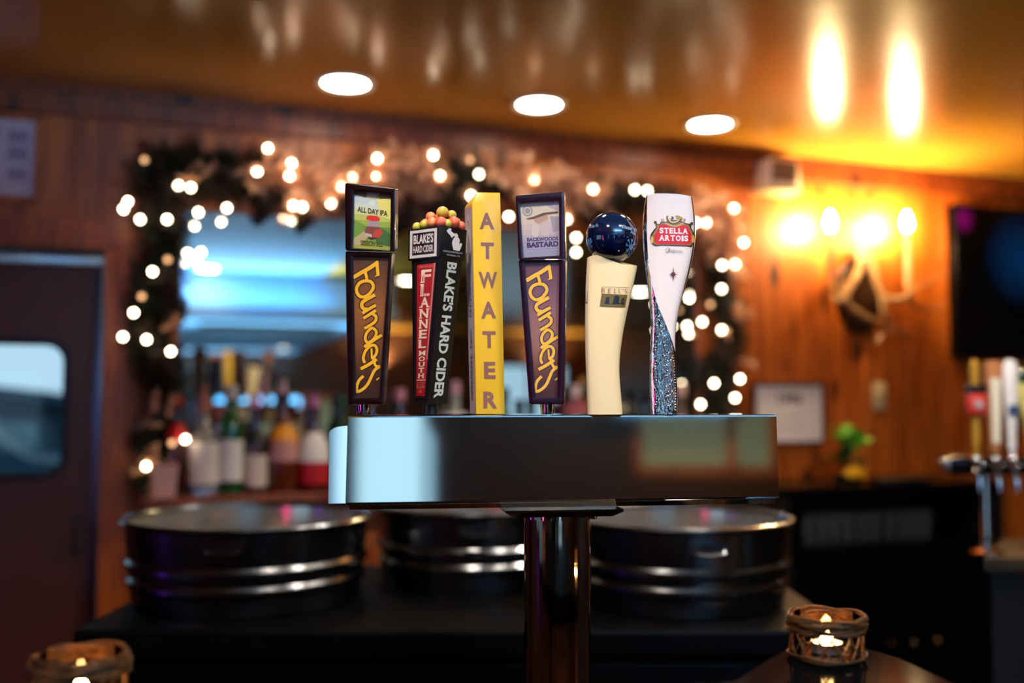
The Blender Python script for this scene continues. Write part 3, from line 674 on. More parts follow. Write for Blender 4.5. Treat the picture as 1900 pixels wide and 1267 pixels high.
# ------------------------------------------------------------------ right wall: notice, plate, box, sconce, screen
q = [wal(1398, 709, .03), wal(1532, 823, .03)]
t = thing('framed_notice', 'small framed white notice with bold numbers, right of the tap tower', 'notice', ((q[0].x + q[1].x) / 2, WY - .014, q[1].z))
hw = (q[1].x - q[0].x) / 2; hh = q[0].z - q[1].z; fb = .012
for b in ((-hw, hw, 0, fb), (-hw, hw, hh - fb, hh), (-hw, -hw + fb, fb, hh - fb), (hw - fb, hw, fb, hh - fb)):
    MB().box(b[0], b[1], -.02, 0, b[2], b[3]).build('frame_side', 'darkwood', t, smooth=False, bevel=.002)
MB().box(-hw + .004, hw - .004, -.007, -.001, .004, hh - .004).build('backing', 'darkwood', t, smooth=False)
pr = Print(lambda x, y, l: (x, -.008 - l, y))
pr.poly([(-hw + fb, fb), (hw - fb, fb), (hw - fb, hh - fb), (-hw + fb, hh - fb)], (236, 232, 236))
pr.text('1996', [(-.055, hh * .83), (.07, hh * .83), (.07, hh * .64), (-.055, hh * .64)], (40, 42, 46), .03)
for k in range(5): pr.poly([(-.085, hh * (.50 - .075 * k)), (.085 - .01 * (k % 2), hh * (.50 - .075 * k)), (.085 - .01 * (k % 2), hh * (.515 - .075 * k)), (-.085, hh * (.515 - .075 * k))], (176, 174, 178))
pr.build('notice_print', t)
c = wal(1633, 735, .02)
t = thing('wall_plate', 'ivory blank wall plate on the pine boards right of the framed notice', 'wall plate', (c.x, WY - .0135, c.z))
MB().box(-.036, .036, -.006, 0, -.062, .062).build('plate', 'ivory', t, bevel=.003)
MB().lathe([(0, 0), (.012, 0), (.012, .004), (0, .004)], 16).build('centre_button', mat('tan plastic', (150, 130, 95), .4), t, loc=(0, -.0055, 0)).rotation_euler = (R(90), 0, 0)
a, b = wal(1416, 310, .1), wal(1478, 358, .1)
t = thing('wall_speaker', 'small white box with a grey grille mounted under the ceiling', 'speaker', ((a.x + b.x) / 2, WY - .031, b.z + .012))
hw = (b.x - a.x) / 2
MB().prism([(-hw, -.1, 0), (hw, -.1, 0), (hw * .92, -.1, .125), (-hw * .92, -.1, .125)], [(-hw, 0, 0), (hw, 0, 0), (hw * .92, 0, .125), (-hw * .92, 0, .125)]).build('housing', mat('off white plastic', (226, 214, 196), .4), t, bevel=.006)
MB().box(-hw * .75, hw * .75, -.104, -.1, .025, .115).build('grille', mat('grey grille', (96, 84, 78), .6), t, smooth=False)
for k in range(7): MB().box(-hw * .73, hw * .73, -.107, -.104, .03 + .012 * k, .036 + .012 * k).build('grille_bar', mat('grey grille bar', (110, 98, 90), .5) if k == 0 else bpy.data.materials['grey grille bar'], t, smooth=False)
MB().box(-hw * 1.35, hw * 1.02, -.11, 0, -.018, 0).build('bracket_shelf', 'ivory', t, bevel=.004)
# antler wall light: traced in depth off the wall
s0 = wal(1592, 560, .014)
sc_ = thing('antler_wall_light', 'wall light of pale antlers on a dark oval plaque with two candle bulbs', 'wall lamp', (s0.x, WY - .0135, s0.z))
def A(cx, cy, off): return wal(1360 + cx * .3, 280 + cy * .3, off) - sc_.location
MB().prism([(.130 * math.cos(6.2832 * k / 40), 0, .035 + .185 * math.sin(6.2832 * k / 40)) for k in range(40)], [(.120 * math.cos(6.2832 * k / 40), -.025, .035 + .175 * math.sin(6.2832 * k / 40)) for k in range(40)]).build('plaque', mat('dark stained plaque', (40, 20, 10), .35), sc_, bevel=.004)
def antler(spec):
    mb = MB()
    for pts, rr in spec:
        P = [A(*p) for p in pts]
        fine = []; rad = []
        n = len(P)
        for i in range(n - 1):
            p_0 = P[max(i - 1, 0)]; p_3 = P[min(i + 2, n - 1)]
            for k in range(4):
                u = k / 4; fine.append(.5 * ((2 * P[i]) + (P[i + 1] - p_0) * u + (2 * p_0 - 5 * P[i] + 4 * P[i + 1] - p_3) * u * u + (3 * P[i] - p_0 - 3 * P[i + 1] + p_3) * u ** 3)); rad.append(rr[0] + (rr[1] - rr[0]) * (i + u) / (n - 1))
        fine.append(P[-1]); rad.append(rr[1]); mb.tube(fine, rad, 9)
    return mb.build('antler', 'bone', sc_)
antler([([(775, 590, .04), (795, 690, .07), (750, 800, .11), (695, 890, .14), (720, 960, .15), (800, 1015, .15), (900, 1070, .14), (960, 1105, .13), (1010, 1115, .12), (1100, 1165, .10)], (.019, .009)),
        ([(700, 905, .14), (640, 930, .16), (616, 890, .14), (611, 845, .135)], (.015, .006)), ([(950, 1110, .13), (915, 1150, .15), (885, 1195, .17)], (.012, .004))])
antler([([(825, 630, .04), (860, 740, .07), (905, 850, .1), (930, 930, .12), (935, 1000, .12), (975, 1095, .11)], (.019, .014)),
        ([(925, 905, .12), (1000, 920, .14), (1070, 915, .16), (1140, 960, .15), (1220, 990, .12), (1300, 960, .09)], (.015, .005)),
        ([(1075, 912, .16), (1110, 860, .17), (1190, 820, .14), (1315, 750, .08)], (.012, .004))])
for cx, y1 in ((610, 835), (1085, 835)):
    bpos = A(cx - 10 if cx < 700 else cx - 30, 445, .13); base = A(cx, y1, .13)
    top = Vector((base.x, base.y, bpos.z - .03))
    MB().lathe([(.0, 0), (.016, 0), (.02, .012), (.016, .016), (0, .016)], 16).build('drip_cup', mat('brass cup', (190, 130, 50), .3, metal=1), sc_, loc=base - Vector((0, 0, .016)))
    MB().lathe([(0, 0), (.012, 0), (.0125, .03), (.0105, top.z - base.z), (0, top.z - base.z)], 14).build('candle_sleeve', 'ivory', sc_, loc=base)
    MB().lathe([(0, 0), (.010, 0), (.017, .018), (.018, .03), (.012, .055), (.004, .075), (0, .078)], 16).build('candle_bulb', 'sconce_bulb', sc_, loc=top)
MB().tube([A(612, 850, .125), A(640, 900, .09), A(700, 800, .03)], .006, 8).build('lamp_arm', 'bone', sc_)
MB().tube([A(1085, 850, .125), A(1070, 905, .155)], .006, 8).build('lamp_arm', 'bone', sc_)
# television
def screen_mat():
    m = mat('television glass with painted glow', (4, 4, 6), .12, coat=.3); nt = m.node_tree; p = nt.nodes['Principled BSDF']; tc = nt.nodes.new('ShaderNodeTexCoord'); prev = None
    for loc, sc_k, col in (((-.575, -.058, .655), 13, (.26, .0, .12)), ((-.22, -.058, .48), 4.2, (.0, .022, .08))):  # magenta and blue spots: neon reflections put in as glow
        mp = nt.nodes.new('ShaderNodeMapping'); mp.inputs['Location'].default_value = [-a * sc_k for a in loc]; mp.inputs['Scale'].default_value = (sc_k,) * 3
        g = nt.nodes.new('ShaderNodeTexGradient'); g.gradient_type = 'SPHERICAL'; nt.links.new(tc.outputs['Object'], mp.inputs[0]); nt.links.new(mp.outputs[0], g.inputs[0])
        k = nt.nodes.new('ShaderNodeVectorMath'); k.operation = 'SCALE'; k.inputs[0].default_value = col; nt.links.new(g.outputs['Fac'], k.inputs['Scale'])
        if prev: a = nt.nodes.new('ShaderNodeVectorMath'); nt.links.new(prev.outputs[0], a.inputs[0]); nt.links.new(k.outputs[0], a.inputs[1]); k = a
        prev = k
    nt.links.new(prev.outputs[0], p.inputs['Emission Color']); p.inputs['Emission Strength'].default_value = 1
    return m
a = wal(1768, 378, .06); b = wal(1765, 662, .06)
t = thing('television', 'black glossy television on the wall at the right edge', 'television', (a.x + .62, WY - .0135, b.z - .0))
MB().box(-.62, .62, -.055, -.0, 0, a.z - b.z).build('casing', 'black', t, bevel=.006)
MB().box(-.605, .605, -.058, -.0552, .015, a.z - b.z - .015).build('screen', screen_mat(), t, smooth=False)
# ------------------------------------------------------------------ dark cabinet, glasses, plant
k0 = wal(1455, 905, .45).x; k1 = wal(1850, 905, .42).x; KY = WY - .46; kz = dep(1600, 903, 3.95).z
cab = thing('bar_cabinet', 'black back bar cabinet with an open shelf of glasses', 'cabinet', ((k0 + k1) / 2, KY, 0)); hw = (k1 - k0) / 2
MB().box(-hw, hw, 0, .44, kz - .035, kz).build('top_board', 'black', cab, smooth=False, bevel=.004)
for xx in (-hw, hw - .03): MB().box(xx, xx + .03, .01, .44, .02, kz - .035).build('side_panel', 'blackmatte', cab, smooth=False)
MB().box(-hw + .03, hw - .03, .42, .44, .02, kz - .035).build('back_panel', 'blackmatte', cab, smooth=False)
gz = .765
MB().box(-hw + .03, hw - .03, .01, .42, gz - .025, gz).build('shelf_board', 'black', cab, smooth=False)
for i, (x0, x1) in enumerate(((-hw + .03, -.003), (.003, hw - .03))):
    d = MB().box(x0, x1, 0, .02, .06, gz - .03).build('door', 'black', cab, smooth=False, bevel=.003)
for px, py in ((1649, 1194), (1691, 1191), (1735, 1188)):
    d_ = ray(px, py); q = CP + d_ * ((KY - .006) / d_.y)
    MB().lathe([(0, 0), (.008, 0), (.008, .008), (.013, .012), (.013, .02), (0, .026)], 16).build('knob', 'chrome', cab, loc=(q.x - cab.location.x, .0, q.z)).rotation_euler = (R(90), 0, 0)  # made-up knobs standing in for three bright dots of light
def tumbler(px, label):
    d_ = ray(px, 1010); q = CP + d_ * ((KY + .12) / d_.y)
    t = thing('tumbler', label, 'glass', (q.x, KY + .12, gz + .0005), 0, 'glasses on the cabinet shelf')
    return t
prof = [(0, 0), (.024, 0), (.026, .004), (.030, .125), (.028, .125), (.0245, .012), (0, .01)]
gl = mat('clear drinking glass', (235, 240, 245), .02, trans=.95)
src = None
for i, px in enumerate((1500, 1524, 1548, 1572, 1598, 1622, 1650, 1676, 1698, 1718)):
    t = tumbler(px, 'clear tumbler standing in the row on the open shelf of the black cabinet')
    if src is None: src = MB().lathe(prof, 20, cap=False).build('glass_wall', gl, t)
    else: o = src.copy(); COL.objects.link(o); o.parent = t
# plant
d_ = ray(1577, 893); q = CP + d_ * ((KY + .2) / d_.y)
pl = thing('potted_plant', 'small leafy green plant with a yellow bloom on the black cabinet', 'plant', (q.x, KY + .2, kz + .0005))
MB().lathe([(0, 0), (.05, 0), (.055, .004), (.062, .03), (.058, .03), (.05, .026), (0, .024)], 24).build('pot', 'blackmatte', pl)
rp = random.Random(5)
def leaf_mesh(L, W):
    mb = MB(); n = 5; top = []; bot = []
    for i in range(n + 1):
        t_ = i / n; w_ = W * math.sin(math.pi * min(1, .12 + t_ * .86)); z = .25 * L * math.sin(t_ * 2.0)
        top.append((w_, t_ * L, z + .004)); bot.append((-w_, t_ * L, z + .004))
    mid = [(0, i / n * L, .25 * L * math.sin(i / n * 2.0) - .002) for i in range(n + 1)]
    vs = top + mid + bot; m_ = n + 1; fs = []
    for i in range(n): fs += [(i, i + 1, m_ + i + 1, m_ + i), (m_ + i, m_ + i + 1, 2 * m_ + i + 1, 2 * m_ + i)]
    return mb.add(vs, fs)
M['leaf'] = mat('green leaf', (96, 170, 36), .4); M['leaf_dark'] = mat('dark green leaf', (22, 58, 20), .4)
for i in range(26):
    hh = rp.uniform(.04, .21); a = rp.uniform(0, 6.28); rr = rp.uniform(0, .05)
    o = leaf_mesh(rp.uniform(.052, .075), rp.uniform(.02, .028)).build('leaf', 'leaf' if hh > .10 else 'leaf_dark', pl, loc=(rr * math.cos(a), rr * math.sin(a), hh))
    o.rotation_euler = (rp.uniform(-.2, .9), rp.uniform(-.4, .4), a - 1.57)
for i in range(6):
    a = i * 1.05; MB().tube([(0, 0, .02), (.015 * math.cos(a), .015 * math.sin(a), .08), (.04 * math.cos(a), .04 * math.sin(a), .15 + .01 * i)], .0022, 5).build('stem', 'leaf_dark', pl)
yb = MB()
for i in range(34):
    u = rp.uniform(0, 6.28); v = rp.uniform(-.2, 1.4); c_ = Vector((.04 * math.cos(u) * math.cos(v), .03 * math.sin(u) * math.cos(v), .028 * math.sin(v)))
    yb.ball(c_, .011, 6, 4)
yb.build('yellow_bloom', mat('yellow petals', (226, 168, 20), .5), pl, loc=(-.012, -.045, .028))
t_ = MB().box(-.09, .15, -.05, .05, 0, .018).build('black_tray', 'blackmatte', None, bevel=.004); t_.location = (q.x + .13, KY + .09, kz + .0005)
tag(t_, 'low black tray beside the potted plant on the cabinet', 'tray')

# ------------------------------------------------------------------ second tap tower at the right edge
D2 = 3.0
b0_ = dep(1832, 1026, D2); T2 = b0_.copy()
side = thing('side_counter', 'low dark wooden counter under the far tap tower at the right edge', 'counter', (T2.x, T2.y, 0), -YAW); cz_ = T2.z
MB().prism([(x, y, cz_ - .04) for x, y in ((-.05, -.09), (.75, -.09), (.75, .3), (.19, .3))], [(x, y, cz_) for x, y in ((-.05, -.09), (.75, -.09), (.75, .3), (.19, .3))]).build('counter_top', mat('worn brown worktop', (52, 40, 22), .5, noise=((36, 28, 16), 20)), side, smooth=False, bevel=.005)
MB().prism([(x, y, 0) for x, y in ((-.02, -.06), (.73, -.06), (.73, .28), (.2, .28))], [(x, y, cz_ - .04) for x, y in ((-.02, -.06), (.73, -.06), (.73, .28), (.2, .28))]).build('counter_body', 'blackmatte', side, smooth=False)
t2 = thing('tap_tower', 'far tap tower with a black bar of chrome taps at the right edge', 'tap tower', (T2.x, T2.y, cz_ + .0005), -YAW)
def L2(px, py, dy=0):
    v = dep(px, py, D2 + dy) - t2.location; return Vector((v.dot(RT), v.dot(HF), v.z))
zt = L2(1830, 846).z; zb_ = L2(1830, 880).z
MB().lathe([(0, 0), (.05, 0), (.05, .006), (.022, .014), (.016, .03), (.0135, zb_), (0, zb_)], 24).build('column', 'chrome', t2, angle=8)
xa = L2(1757, 860).x
MB().box(xa, xa + .62, -.035, .035, zb_, zt).build('manifold', 'black', t2, bevel=.012)
MB().box(xa - .012, xa, -.03, .03, zb_ + .008, zt - .008).build('end_plate', 'alu', t2, bevel=.004)
xs2 = [L2(px, 860).x for px in (1793, 1828, 1860, 1893)]; xs2.append(xs2[-1] + .06)
for x_ in xs2:
    f = MB().tube([(x_, -.035, (zt + zb_) / 2 + .004), (x_, -.075, (zt + zb_) / 2 + .004)], .011, 12).build('faucet', 'chrome', t2)
    MB().tube([(x_, -.06, (zt + zb_) / 2), (x_, -.085, zb_ - .01), (x_, -.085, zb_ - .045)], [.009, .008, .007], 10).build('spout', 'chrome', f)
    MB().ball((x_, -.066, zt - .006), .013, 12, 8).build('collar', 'chrome', f)
    MB().ball((x_ + .03, -.037, (zt + zb_) / 2), .009, 10, 6).build('screw_head', 'chrome', t2)
tapz = zt + .008
def th2(px, label, cat='beer tap'):
    x_ = L2(px, 840).x; t = thing('beer_tap', label, cat, t2.location + RT * x_ - HF * .066 + Vector((0, 0, tapz)), -YAW, 'tap handles on the far tower'); return t
def hh2(py): return L2(1830, py).z - tapz
t = th2(1793, 'slim brass-coloured tap handle with a red badge, leftmost on the far tower'); Hh = hh2(668)
br = mat('old gold paint', (176, 130, 40), .35)
MB().lathe([(0, 0), (.007, 0), (.009, .02), (.013, .05), (.011, .085), (.012, .1), (.012, .17), (.010, .2), (.014, .235), (.013, Hh - .01), (0, Hh)], 14).build('handle_stem', br, t)
MB().box(-.026, .026, -.02, .012, Hh * .42, Hh * .64).build('badge', mat('red badge', (196, 50, 40), .4), t, bevel=.004)
MB().box(-.027, .027, -.021, .013, Hh * .64, Hh * .73).build('badge_top', 'blackmatte', t, bevel=.003)
MB().lathe([(0, 0), (.014, 0), (.014, .003), (0, .003)], 16).build('badge_roundel', mat('pale grey roundel', (170, 150, 160), .5), t, loc=(0, -.02, Hh * .53)).rotation_euler = (R(90), 0, 0)
t = th2(1826, 'square white tap handle with a brown wooden top and edge on the far tower'); Hh = hh2(672)
MB().loft([[(-a, -a, z), (a, -a, z), (a, a, z), (-a, a, z)] for a, z in ((.012, 0), (.0125, .02), (.020, Hh))]).build('wooden_core', mat('light brown wood', (170, 110, 66), .4), t, bevel=.003)
MB().prism([(-.0115, -.0135, .035), (.0115, -.0135, .035), (.016, -.020, Hh - .05), (-.016, -.020, Hh - .05)], [(-.0115, -.011, .035), (.0115, -.011, .035), (.016, -.0165, Hh - .05), (-.016, -.0165, Hh - .05)]).build('white_face', mat('cream enamel', (226, 222, 206), .35), t, smooth=False)
t = th2(1858, 'white rounded paddle tap handle on the far tower'); Hh = hh2(668)
MB().lathe([(0, 0), (.008, 0), (.008, .014), (.012, .016), (.013, .05), (.019, .15), (.023, Hh - .03), (.018, Hh - .008), (0, Hh)], 20, sy=.7).build('paddle', mat('glossy white enamel', (226, 226, 232), .2, coat=.4), t)
MB().box(-.014, .014, -.0165, -.012, .12, .145).build('blue_band', mat('blue print', (40, 70, 120), .4), t, smooth=False)
t = th2(1889, 'cream curved tap handle with a green knob, rightmost in the frame on the far tower'); Hh = hh2(712)
MB().tube([(.008, 0, 0), (.009, 0, .05), (.004, 0, .1), (-.008, 0, .15), (-.018, 0, Hh)], [.013, .0155, .018, .021, .02], 14).build('curved_grip', mat('cream enamel', (214, 204, 120), .3), t)
MB().ball((-.006, 0, Hh + .022), .026, 16, 10).build('green_knob', mat('dark green gloss', (10, 60, 40), .15, coat=.5), t)
# ------------------------------------------------------------------ front bar
BZ = 1.043
bar = thing('bar_counter', 'glossy black bar top in the foreground carrying the two wicker candle holders', 'bar', (0, 0, 0), -YAW)
top = [(-1.6, .96), (-.45, 1.062), (.06, 1.078), (.24, 1.11), (.30, 1.20), (.335, 1.25), (.44, 1.255), (.465, 1.20), (.50, 1.0), (.62, .56), (-1.6, .50)]
MB().prism([(x, y, BZ - .045) for x, y in top], [(x, y, BZ) for x, y in top]).build('bar_top', 'bar', bar, smooth=False, bevel=.006)
body = [(-1.55, .90), (-.45, 1.0), (.08, 1.02), (.25, 1.06), (.32, 1.15), (.36, 1.2), (.42, 1.2), (.46, .97), (.54, .66), (-1.55, .60)]
MB().prism([(x, y, .12) for x, y in body], [(x, y, BZ - .045) for x, y in body]).build('bar_front', 'darkwood', bar, smooth=False)
kick = [(x * .99, y) for x, y in body]
MB().prism([(x, y - (.03 if y > .7 else -.06), 0) for x, y in kick], [(x, y - (.03 if y > .7 else -.06), .12) for x, y in kick]).build('kick_plate', 'blackmatte', bar, smooth=False)
# low service counter on which the near tap tower stands
LZ = .80
lw = thing('service_counter', 'dark low service counter behind the bar, foot of the near tap tower', 'counter', dep(1037, 1000, 1.42), -YAW); lw.location.z = 0
MB().box(-.30, .26, -.14, .20, LZ - .04, LZ).build('counter_top', 'counter', lw, smooth=False, bevel=.004)
MB().box(-.28, .24, -.12, .18, 0, LZ - .04).build('counter_body', 'blackmatte', lw, smooth=False)

# ------------------------------------------------------------------ near tap tower
cD = 1.375
cb = dep(1034, 1100, cD); tw = thing('tap_tower', 'near tap tower, polished steel box on a thick chrome column carrying six tap handles', 'tap tower', (cb.x, cb.y, LZ + .0005), -YAW)
def LF(o):
    def f(px, py, D):
        v = dep(px, py, D) - o.location; return Vector((v.dot(RT), v.dot(HF), v.z))
    return f
LT = LF(tw)
MB().lathe([(0, 0), (.085, 0), (.085, .008), (.06, .016), (.0475, .03), (.0455, .05), (.0455, LT(1034, 958, cD).z), (.049, LT(1034, 956, cD).z + .004), (.049, LT(1034, 952, cD).z), (0, LT(1034, 952, cD).z)], 64).build('column', 'pipe', tw, angle=5)
DL, DR = 1.315, 1.395
zt = LT(645, 770.5, DL).z; zb_ = LT(640, 938, DL).z
a0, a1 = LT(645, 800, DL), LT(1441, 800, DR); a0.z = a1.z = 0
ax = (a1 - a0).normalized(); ay = Vector((-ax.y, ax.x, 0)); W = (a1 - a0).length
DEP = .125
def plan(inset=0., flare=0.):
    P = []
    n = 20
    for k in range(n + 1):                                   # gently bowed front
        u = k / n; P.append(a0 + ax * (u * W) + ay * (-.002 * (1 - (2 * u - 1) ** 2)))
    P += [a1 + ay * DEP, a0 + ay * DEP + ax * .004]
    c = (a0 + a1) / 2 + ay * DEP / 2
    out = []
    for p in P:
        d = p - c; out.append(c + ax * d.dot(ax) * (1 - inset / (W / 2) + flare / (W / 2)) + ay * d.dot(ay) * (1 - inset / (DEP / 2)))
    return out
rings = []
for z, ins, fl in ((zb_, .003, .002), (zb_ + .002, .0008, .002), (zb_ + .004, 0, .002), (zt - .003, 0, 0), (zt - .001, .0008, 0), (zt, .003, 0)):
    rings.append([(p.x, p.y, z) for p in plan(ins, fl)])
MB().loft(rings).build('housing', 'steel', tw, angle=8)
rings = [[(p.x, p.y, z) for p in plan(i_)] for z, i_ in ((zb_ - .006, .004), (zb_ + .0, .002))]
MB().loft(rings).build('bottom_flange', 'pipe', tw, angle=8)
# rolled cap at the left end
e0 = a0 - ax * .0006 + ay * .01; mb = MB(); rg_ = []
for k in range(9):
    t_ = k / 8; th_ = t_ * math.pi / 2; out_ = .024 * math.sin(th_); h_ = zt - .014 - .010 * (1 - math.cos(th_))
    rg_.append([e0 - ax * out_ + Vector((0, 0, zb_ + .002)), e0 - ax * out_ + Vector((0, 0, h_)), e0 - ax * out_ + ay * (.100 - .02 * t_) + Vector((0, 0, h_)), e0 - ax * out_ + ay * (.100 - .02 * t_) + Vector((0, 0, zb_ + .002))])
mb.loft(rg_).build('end_cap', 'chrome', tw, angle=40)
nk = LT(1034, 946, cD)
def mp(hx, hy, z): return [Vector((0, 0, z)) + ax * (sx * hx) + ay * (sy * hy) for sx, sy in ((-1, -1), (1, -1), (1, 1), (-1, 1))]
MB().loft([mp(.066, .050, zb_ - .016), mp(.079, .058, zb_ - .009), mp(.079, .058, zb_ - .006)]).build('mounting_plate', mat('bronzed steel plate', (70, 44, 28), .18, metal=1), tw, angle=10)
MB().lathe([(0, zb_ - .016), (.052, zb_ - .016), (.052, zb_ - .021), (0, zb_ - .021)], 48).build('neck_collar', 'pipe', tw, angle=20)
for k in range(6):
    a = k * 1.047 + .3; MB().lathe([(0, 0), (.006, 0), (.0055, -.003), (0, -.0035)], 12).build('bolt', 'chrome', tw, loc=(.062 * math.cos(a), .062 * math.sin(a), zb_ - .016))
TOPZ = tw.location.z + zt
HD = []
def handle(px, D, name, label):
    b = dep(px, 767, D); b.z = TOPZ + .0006
    t = thing(name, label, 'beer tap', b, -YAW, 'tap handles on the near tower'); return t, LF(t)
def shift(f, D0):
    return lambda px, py, dy=0.: f(px, py, D0 + dy)
M['maroon'] = mat('dark maroon gloss', (24, 8, 9), .16, spec=.3)
M['maroon2'] = mat('dark purple gloss', (34, 7, 24), .2, spec=.3, bump=(220, .12, .001))
M['h_black'] = mat('satin black paint', (10, 9, 9), .4)

# Script lettering, strokes traced in two close-up frames
def SA(p): return (950 + .11834 * p[0], 470 + .11834 * p[1])
def SB(p): return (950 + .14201 * p[0], 600 + .14201 * p[1])
SCR = []
for pts, wd, cl in (([(225, 428), (350, 352), (470, 285), (598, 195)], 62, 0), ([(398, 335), (425, 400), (440, 470)], 46, 0),
                    ([(430, 480), (505, 495), (548, 565), (515, 645), (440, 712), (360, 722), (300, 668), (285, 590), (320, 520), (375, 488)], 50, 1),
                    ([(578, 692), (450, 762), (390, 806), (380, 862), (418, 905), (470, 908)], 54, 0), ([(602, 850), (500, 905), (398, 970)], 50, 0),
                    ([(606, 928), (520, 985), (418, 1050)], 48, 0), ([(560, 985), (610, 1020), (612, 1080), (560, 1135), (442, 1205)], 46, 0)):
    SCR.append(([SA(p) for p in pts], wd * .11834, cl, 0))
for pts, wd, cl, tp in (([(480, 85), (525, 130), (512, 200), (455, 255), (410, 262), (385, 215), (398, 150), (440, 98)], 36, 1, 0), ([(600, 172), (500, 235), (377, 322)], 40, 0, 0),
                        ([(398, 525), (374, 470), (392, 385), (445, 318), (508, 300), (545, 350), (535, 420), (487, 478)], 36, 0, 0), ([(474, 340), (486, 468)], 26, 0, 0),
                        ([(550, 478), (450, 545), (346, 602)], 42, 0, 0), ([(520, 520), (548, 568), (598, 566)], 34, 0, 0),
                        ([(596, 572), (532, 615), (492, 700), (455, 785), (400, 850), (320, 890), (308, 830), (332, 750), (388, 690)], 38, 0, 0), ([(596, 712), (560, 742)], 20, 0, 0)):
    SCR.append(([SB(p) for p in pts], wd * .14201, cl, tp))
FA = [SA(p) for p in ((598, 165), (636, 398), (555, 425), (585, 385), (566, 262), (540, 235))]
def script(pr, tf, fill, dark):
    for pts, wd, cl, tp in SCR: pr.stroke([tf(*p) for p in pts], wd + 4.2, dark, bool(cl))
    c = Vector((sum(p[0] for p in FA) / 6, sum(p[1] for p in FA) / 6))
    pr.poly([tf(*(c + (Vector(p) - c) * 1.16)) for p in FA], dark)
    pr.poly([tf(*p) for p in FA], fill)
    for pts, wd, cl, tp in SCR: pr.stroke([tf(*p) for p in pts], wd, fill, bool(cl))

def ring_frame(f, outer, inner, dy0, dy1):
    """a raised bezel: outer and inner outlines with the same number of points"""
    R4 = [[f(*p, dy1) for p in outer], [f(*p, dy0) for p in outer], [f(*p, dy0) for p in inner], [f(*p, dy1) for p in inner]]
    R4.append(R4[0]); return MB().loft(R4, False)
def rpoly(q, r, n=4):
    """rounded polygon from pixel corners (clockwise)"""
    P = []; k = len(q)
    for i in range(k):
        p = Vector(q[i]); a = Vector(q[i - 1]); b = Vector(q[(i + 1) % k]); u = (a - p).normalized(); v = (b - p).normalized()
        for j in range(n + 1):
            t = j / n; P.append((p + u * r) * (1 - t) ** 2 + p * 2 * t * (1 - t) + (p + v * r) * t * t)
    return [(x.x, x.y) for x in P]
def ferrule(t, x, r0, r1, h, m='chrome'):
    return MB().lathe([(0, 0), (r0, 0), (r1, h * .85), (r1, h), (0, h)], 24).build('ferrule', m, t, loc=(x, .012, 0))

def script_handle(px, D, label, m, head, body, hin, bin_, fer, art, panel_cols, tf, inkcols, side=0):
    t, f_ = handle(px, D, 'beer_tap', label); f = shift(f_, D)
    dp = .028
    B = rpoly(body, 4); H_ = rpoly(head, 5)
    ko = side
    def back(P, k): return [f(p[0] + ko * k, p[1], dp) for p in P]
    MB().loft([[f(*p, 0.002) for p in rpoly([(x, y) for x, y in body], 6)], [f(*p, 0.004) for p in B], back(B, 1)]).build('handle_body', m, t, angle=40)
    MB().loft([[f(*p, 0.0) for p in H_], [f(p[0] + ko, p[1], dp + .002) for p in H_]]).build('handle_head', m, t, angle=40)
    ring_frame(f, H_, rpoly(hin, 2), -.006, .0005).build('head_bezel', m, t, bevel=.0012, angle=40)
    ring_frame(f, B, rpoly(bin_, 2), -.003, .0025).build('body_bezel', m, t, bevel=.001, angle=40)
    pr = Print(lambda x, y, l: f(x, y, .0 - l)); art(pr, hin); pr.build('picture_label', t)
    pr = Print(lambda x, y, l: f(x, y, .002 - l))
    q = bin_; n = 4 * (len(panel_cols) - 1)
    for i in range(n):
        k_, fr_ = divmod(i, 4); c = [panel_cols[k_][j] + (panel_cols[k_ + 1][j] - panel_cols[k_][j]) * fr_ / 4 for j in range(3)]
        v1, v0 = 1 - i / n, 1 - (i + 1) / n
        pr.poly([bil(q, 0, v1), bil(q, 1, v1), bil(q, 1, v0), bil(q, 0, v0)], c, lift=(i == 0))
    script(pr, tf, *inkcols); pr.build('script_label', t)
    x0 = f(fer[0], 760).x; x1 = f(fer[1], 760).x
    z1 = f(fer[0], 749).z
    ferrule(t, (x0 + x1) / 2, (x1 - x0) / 2 * .82, (x1 - x0) / 2, z1 + .002)
    return t
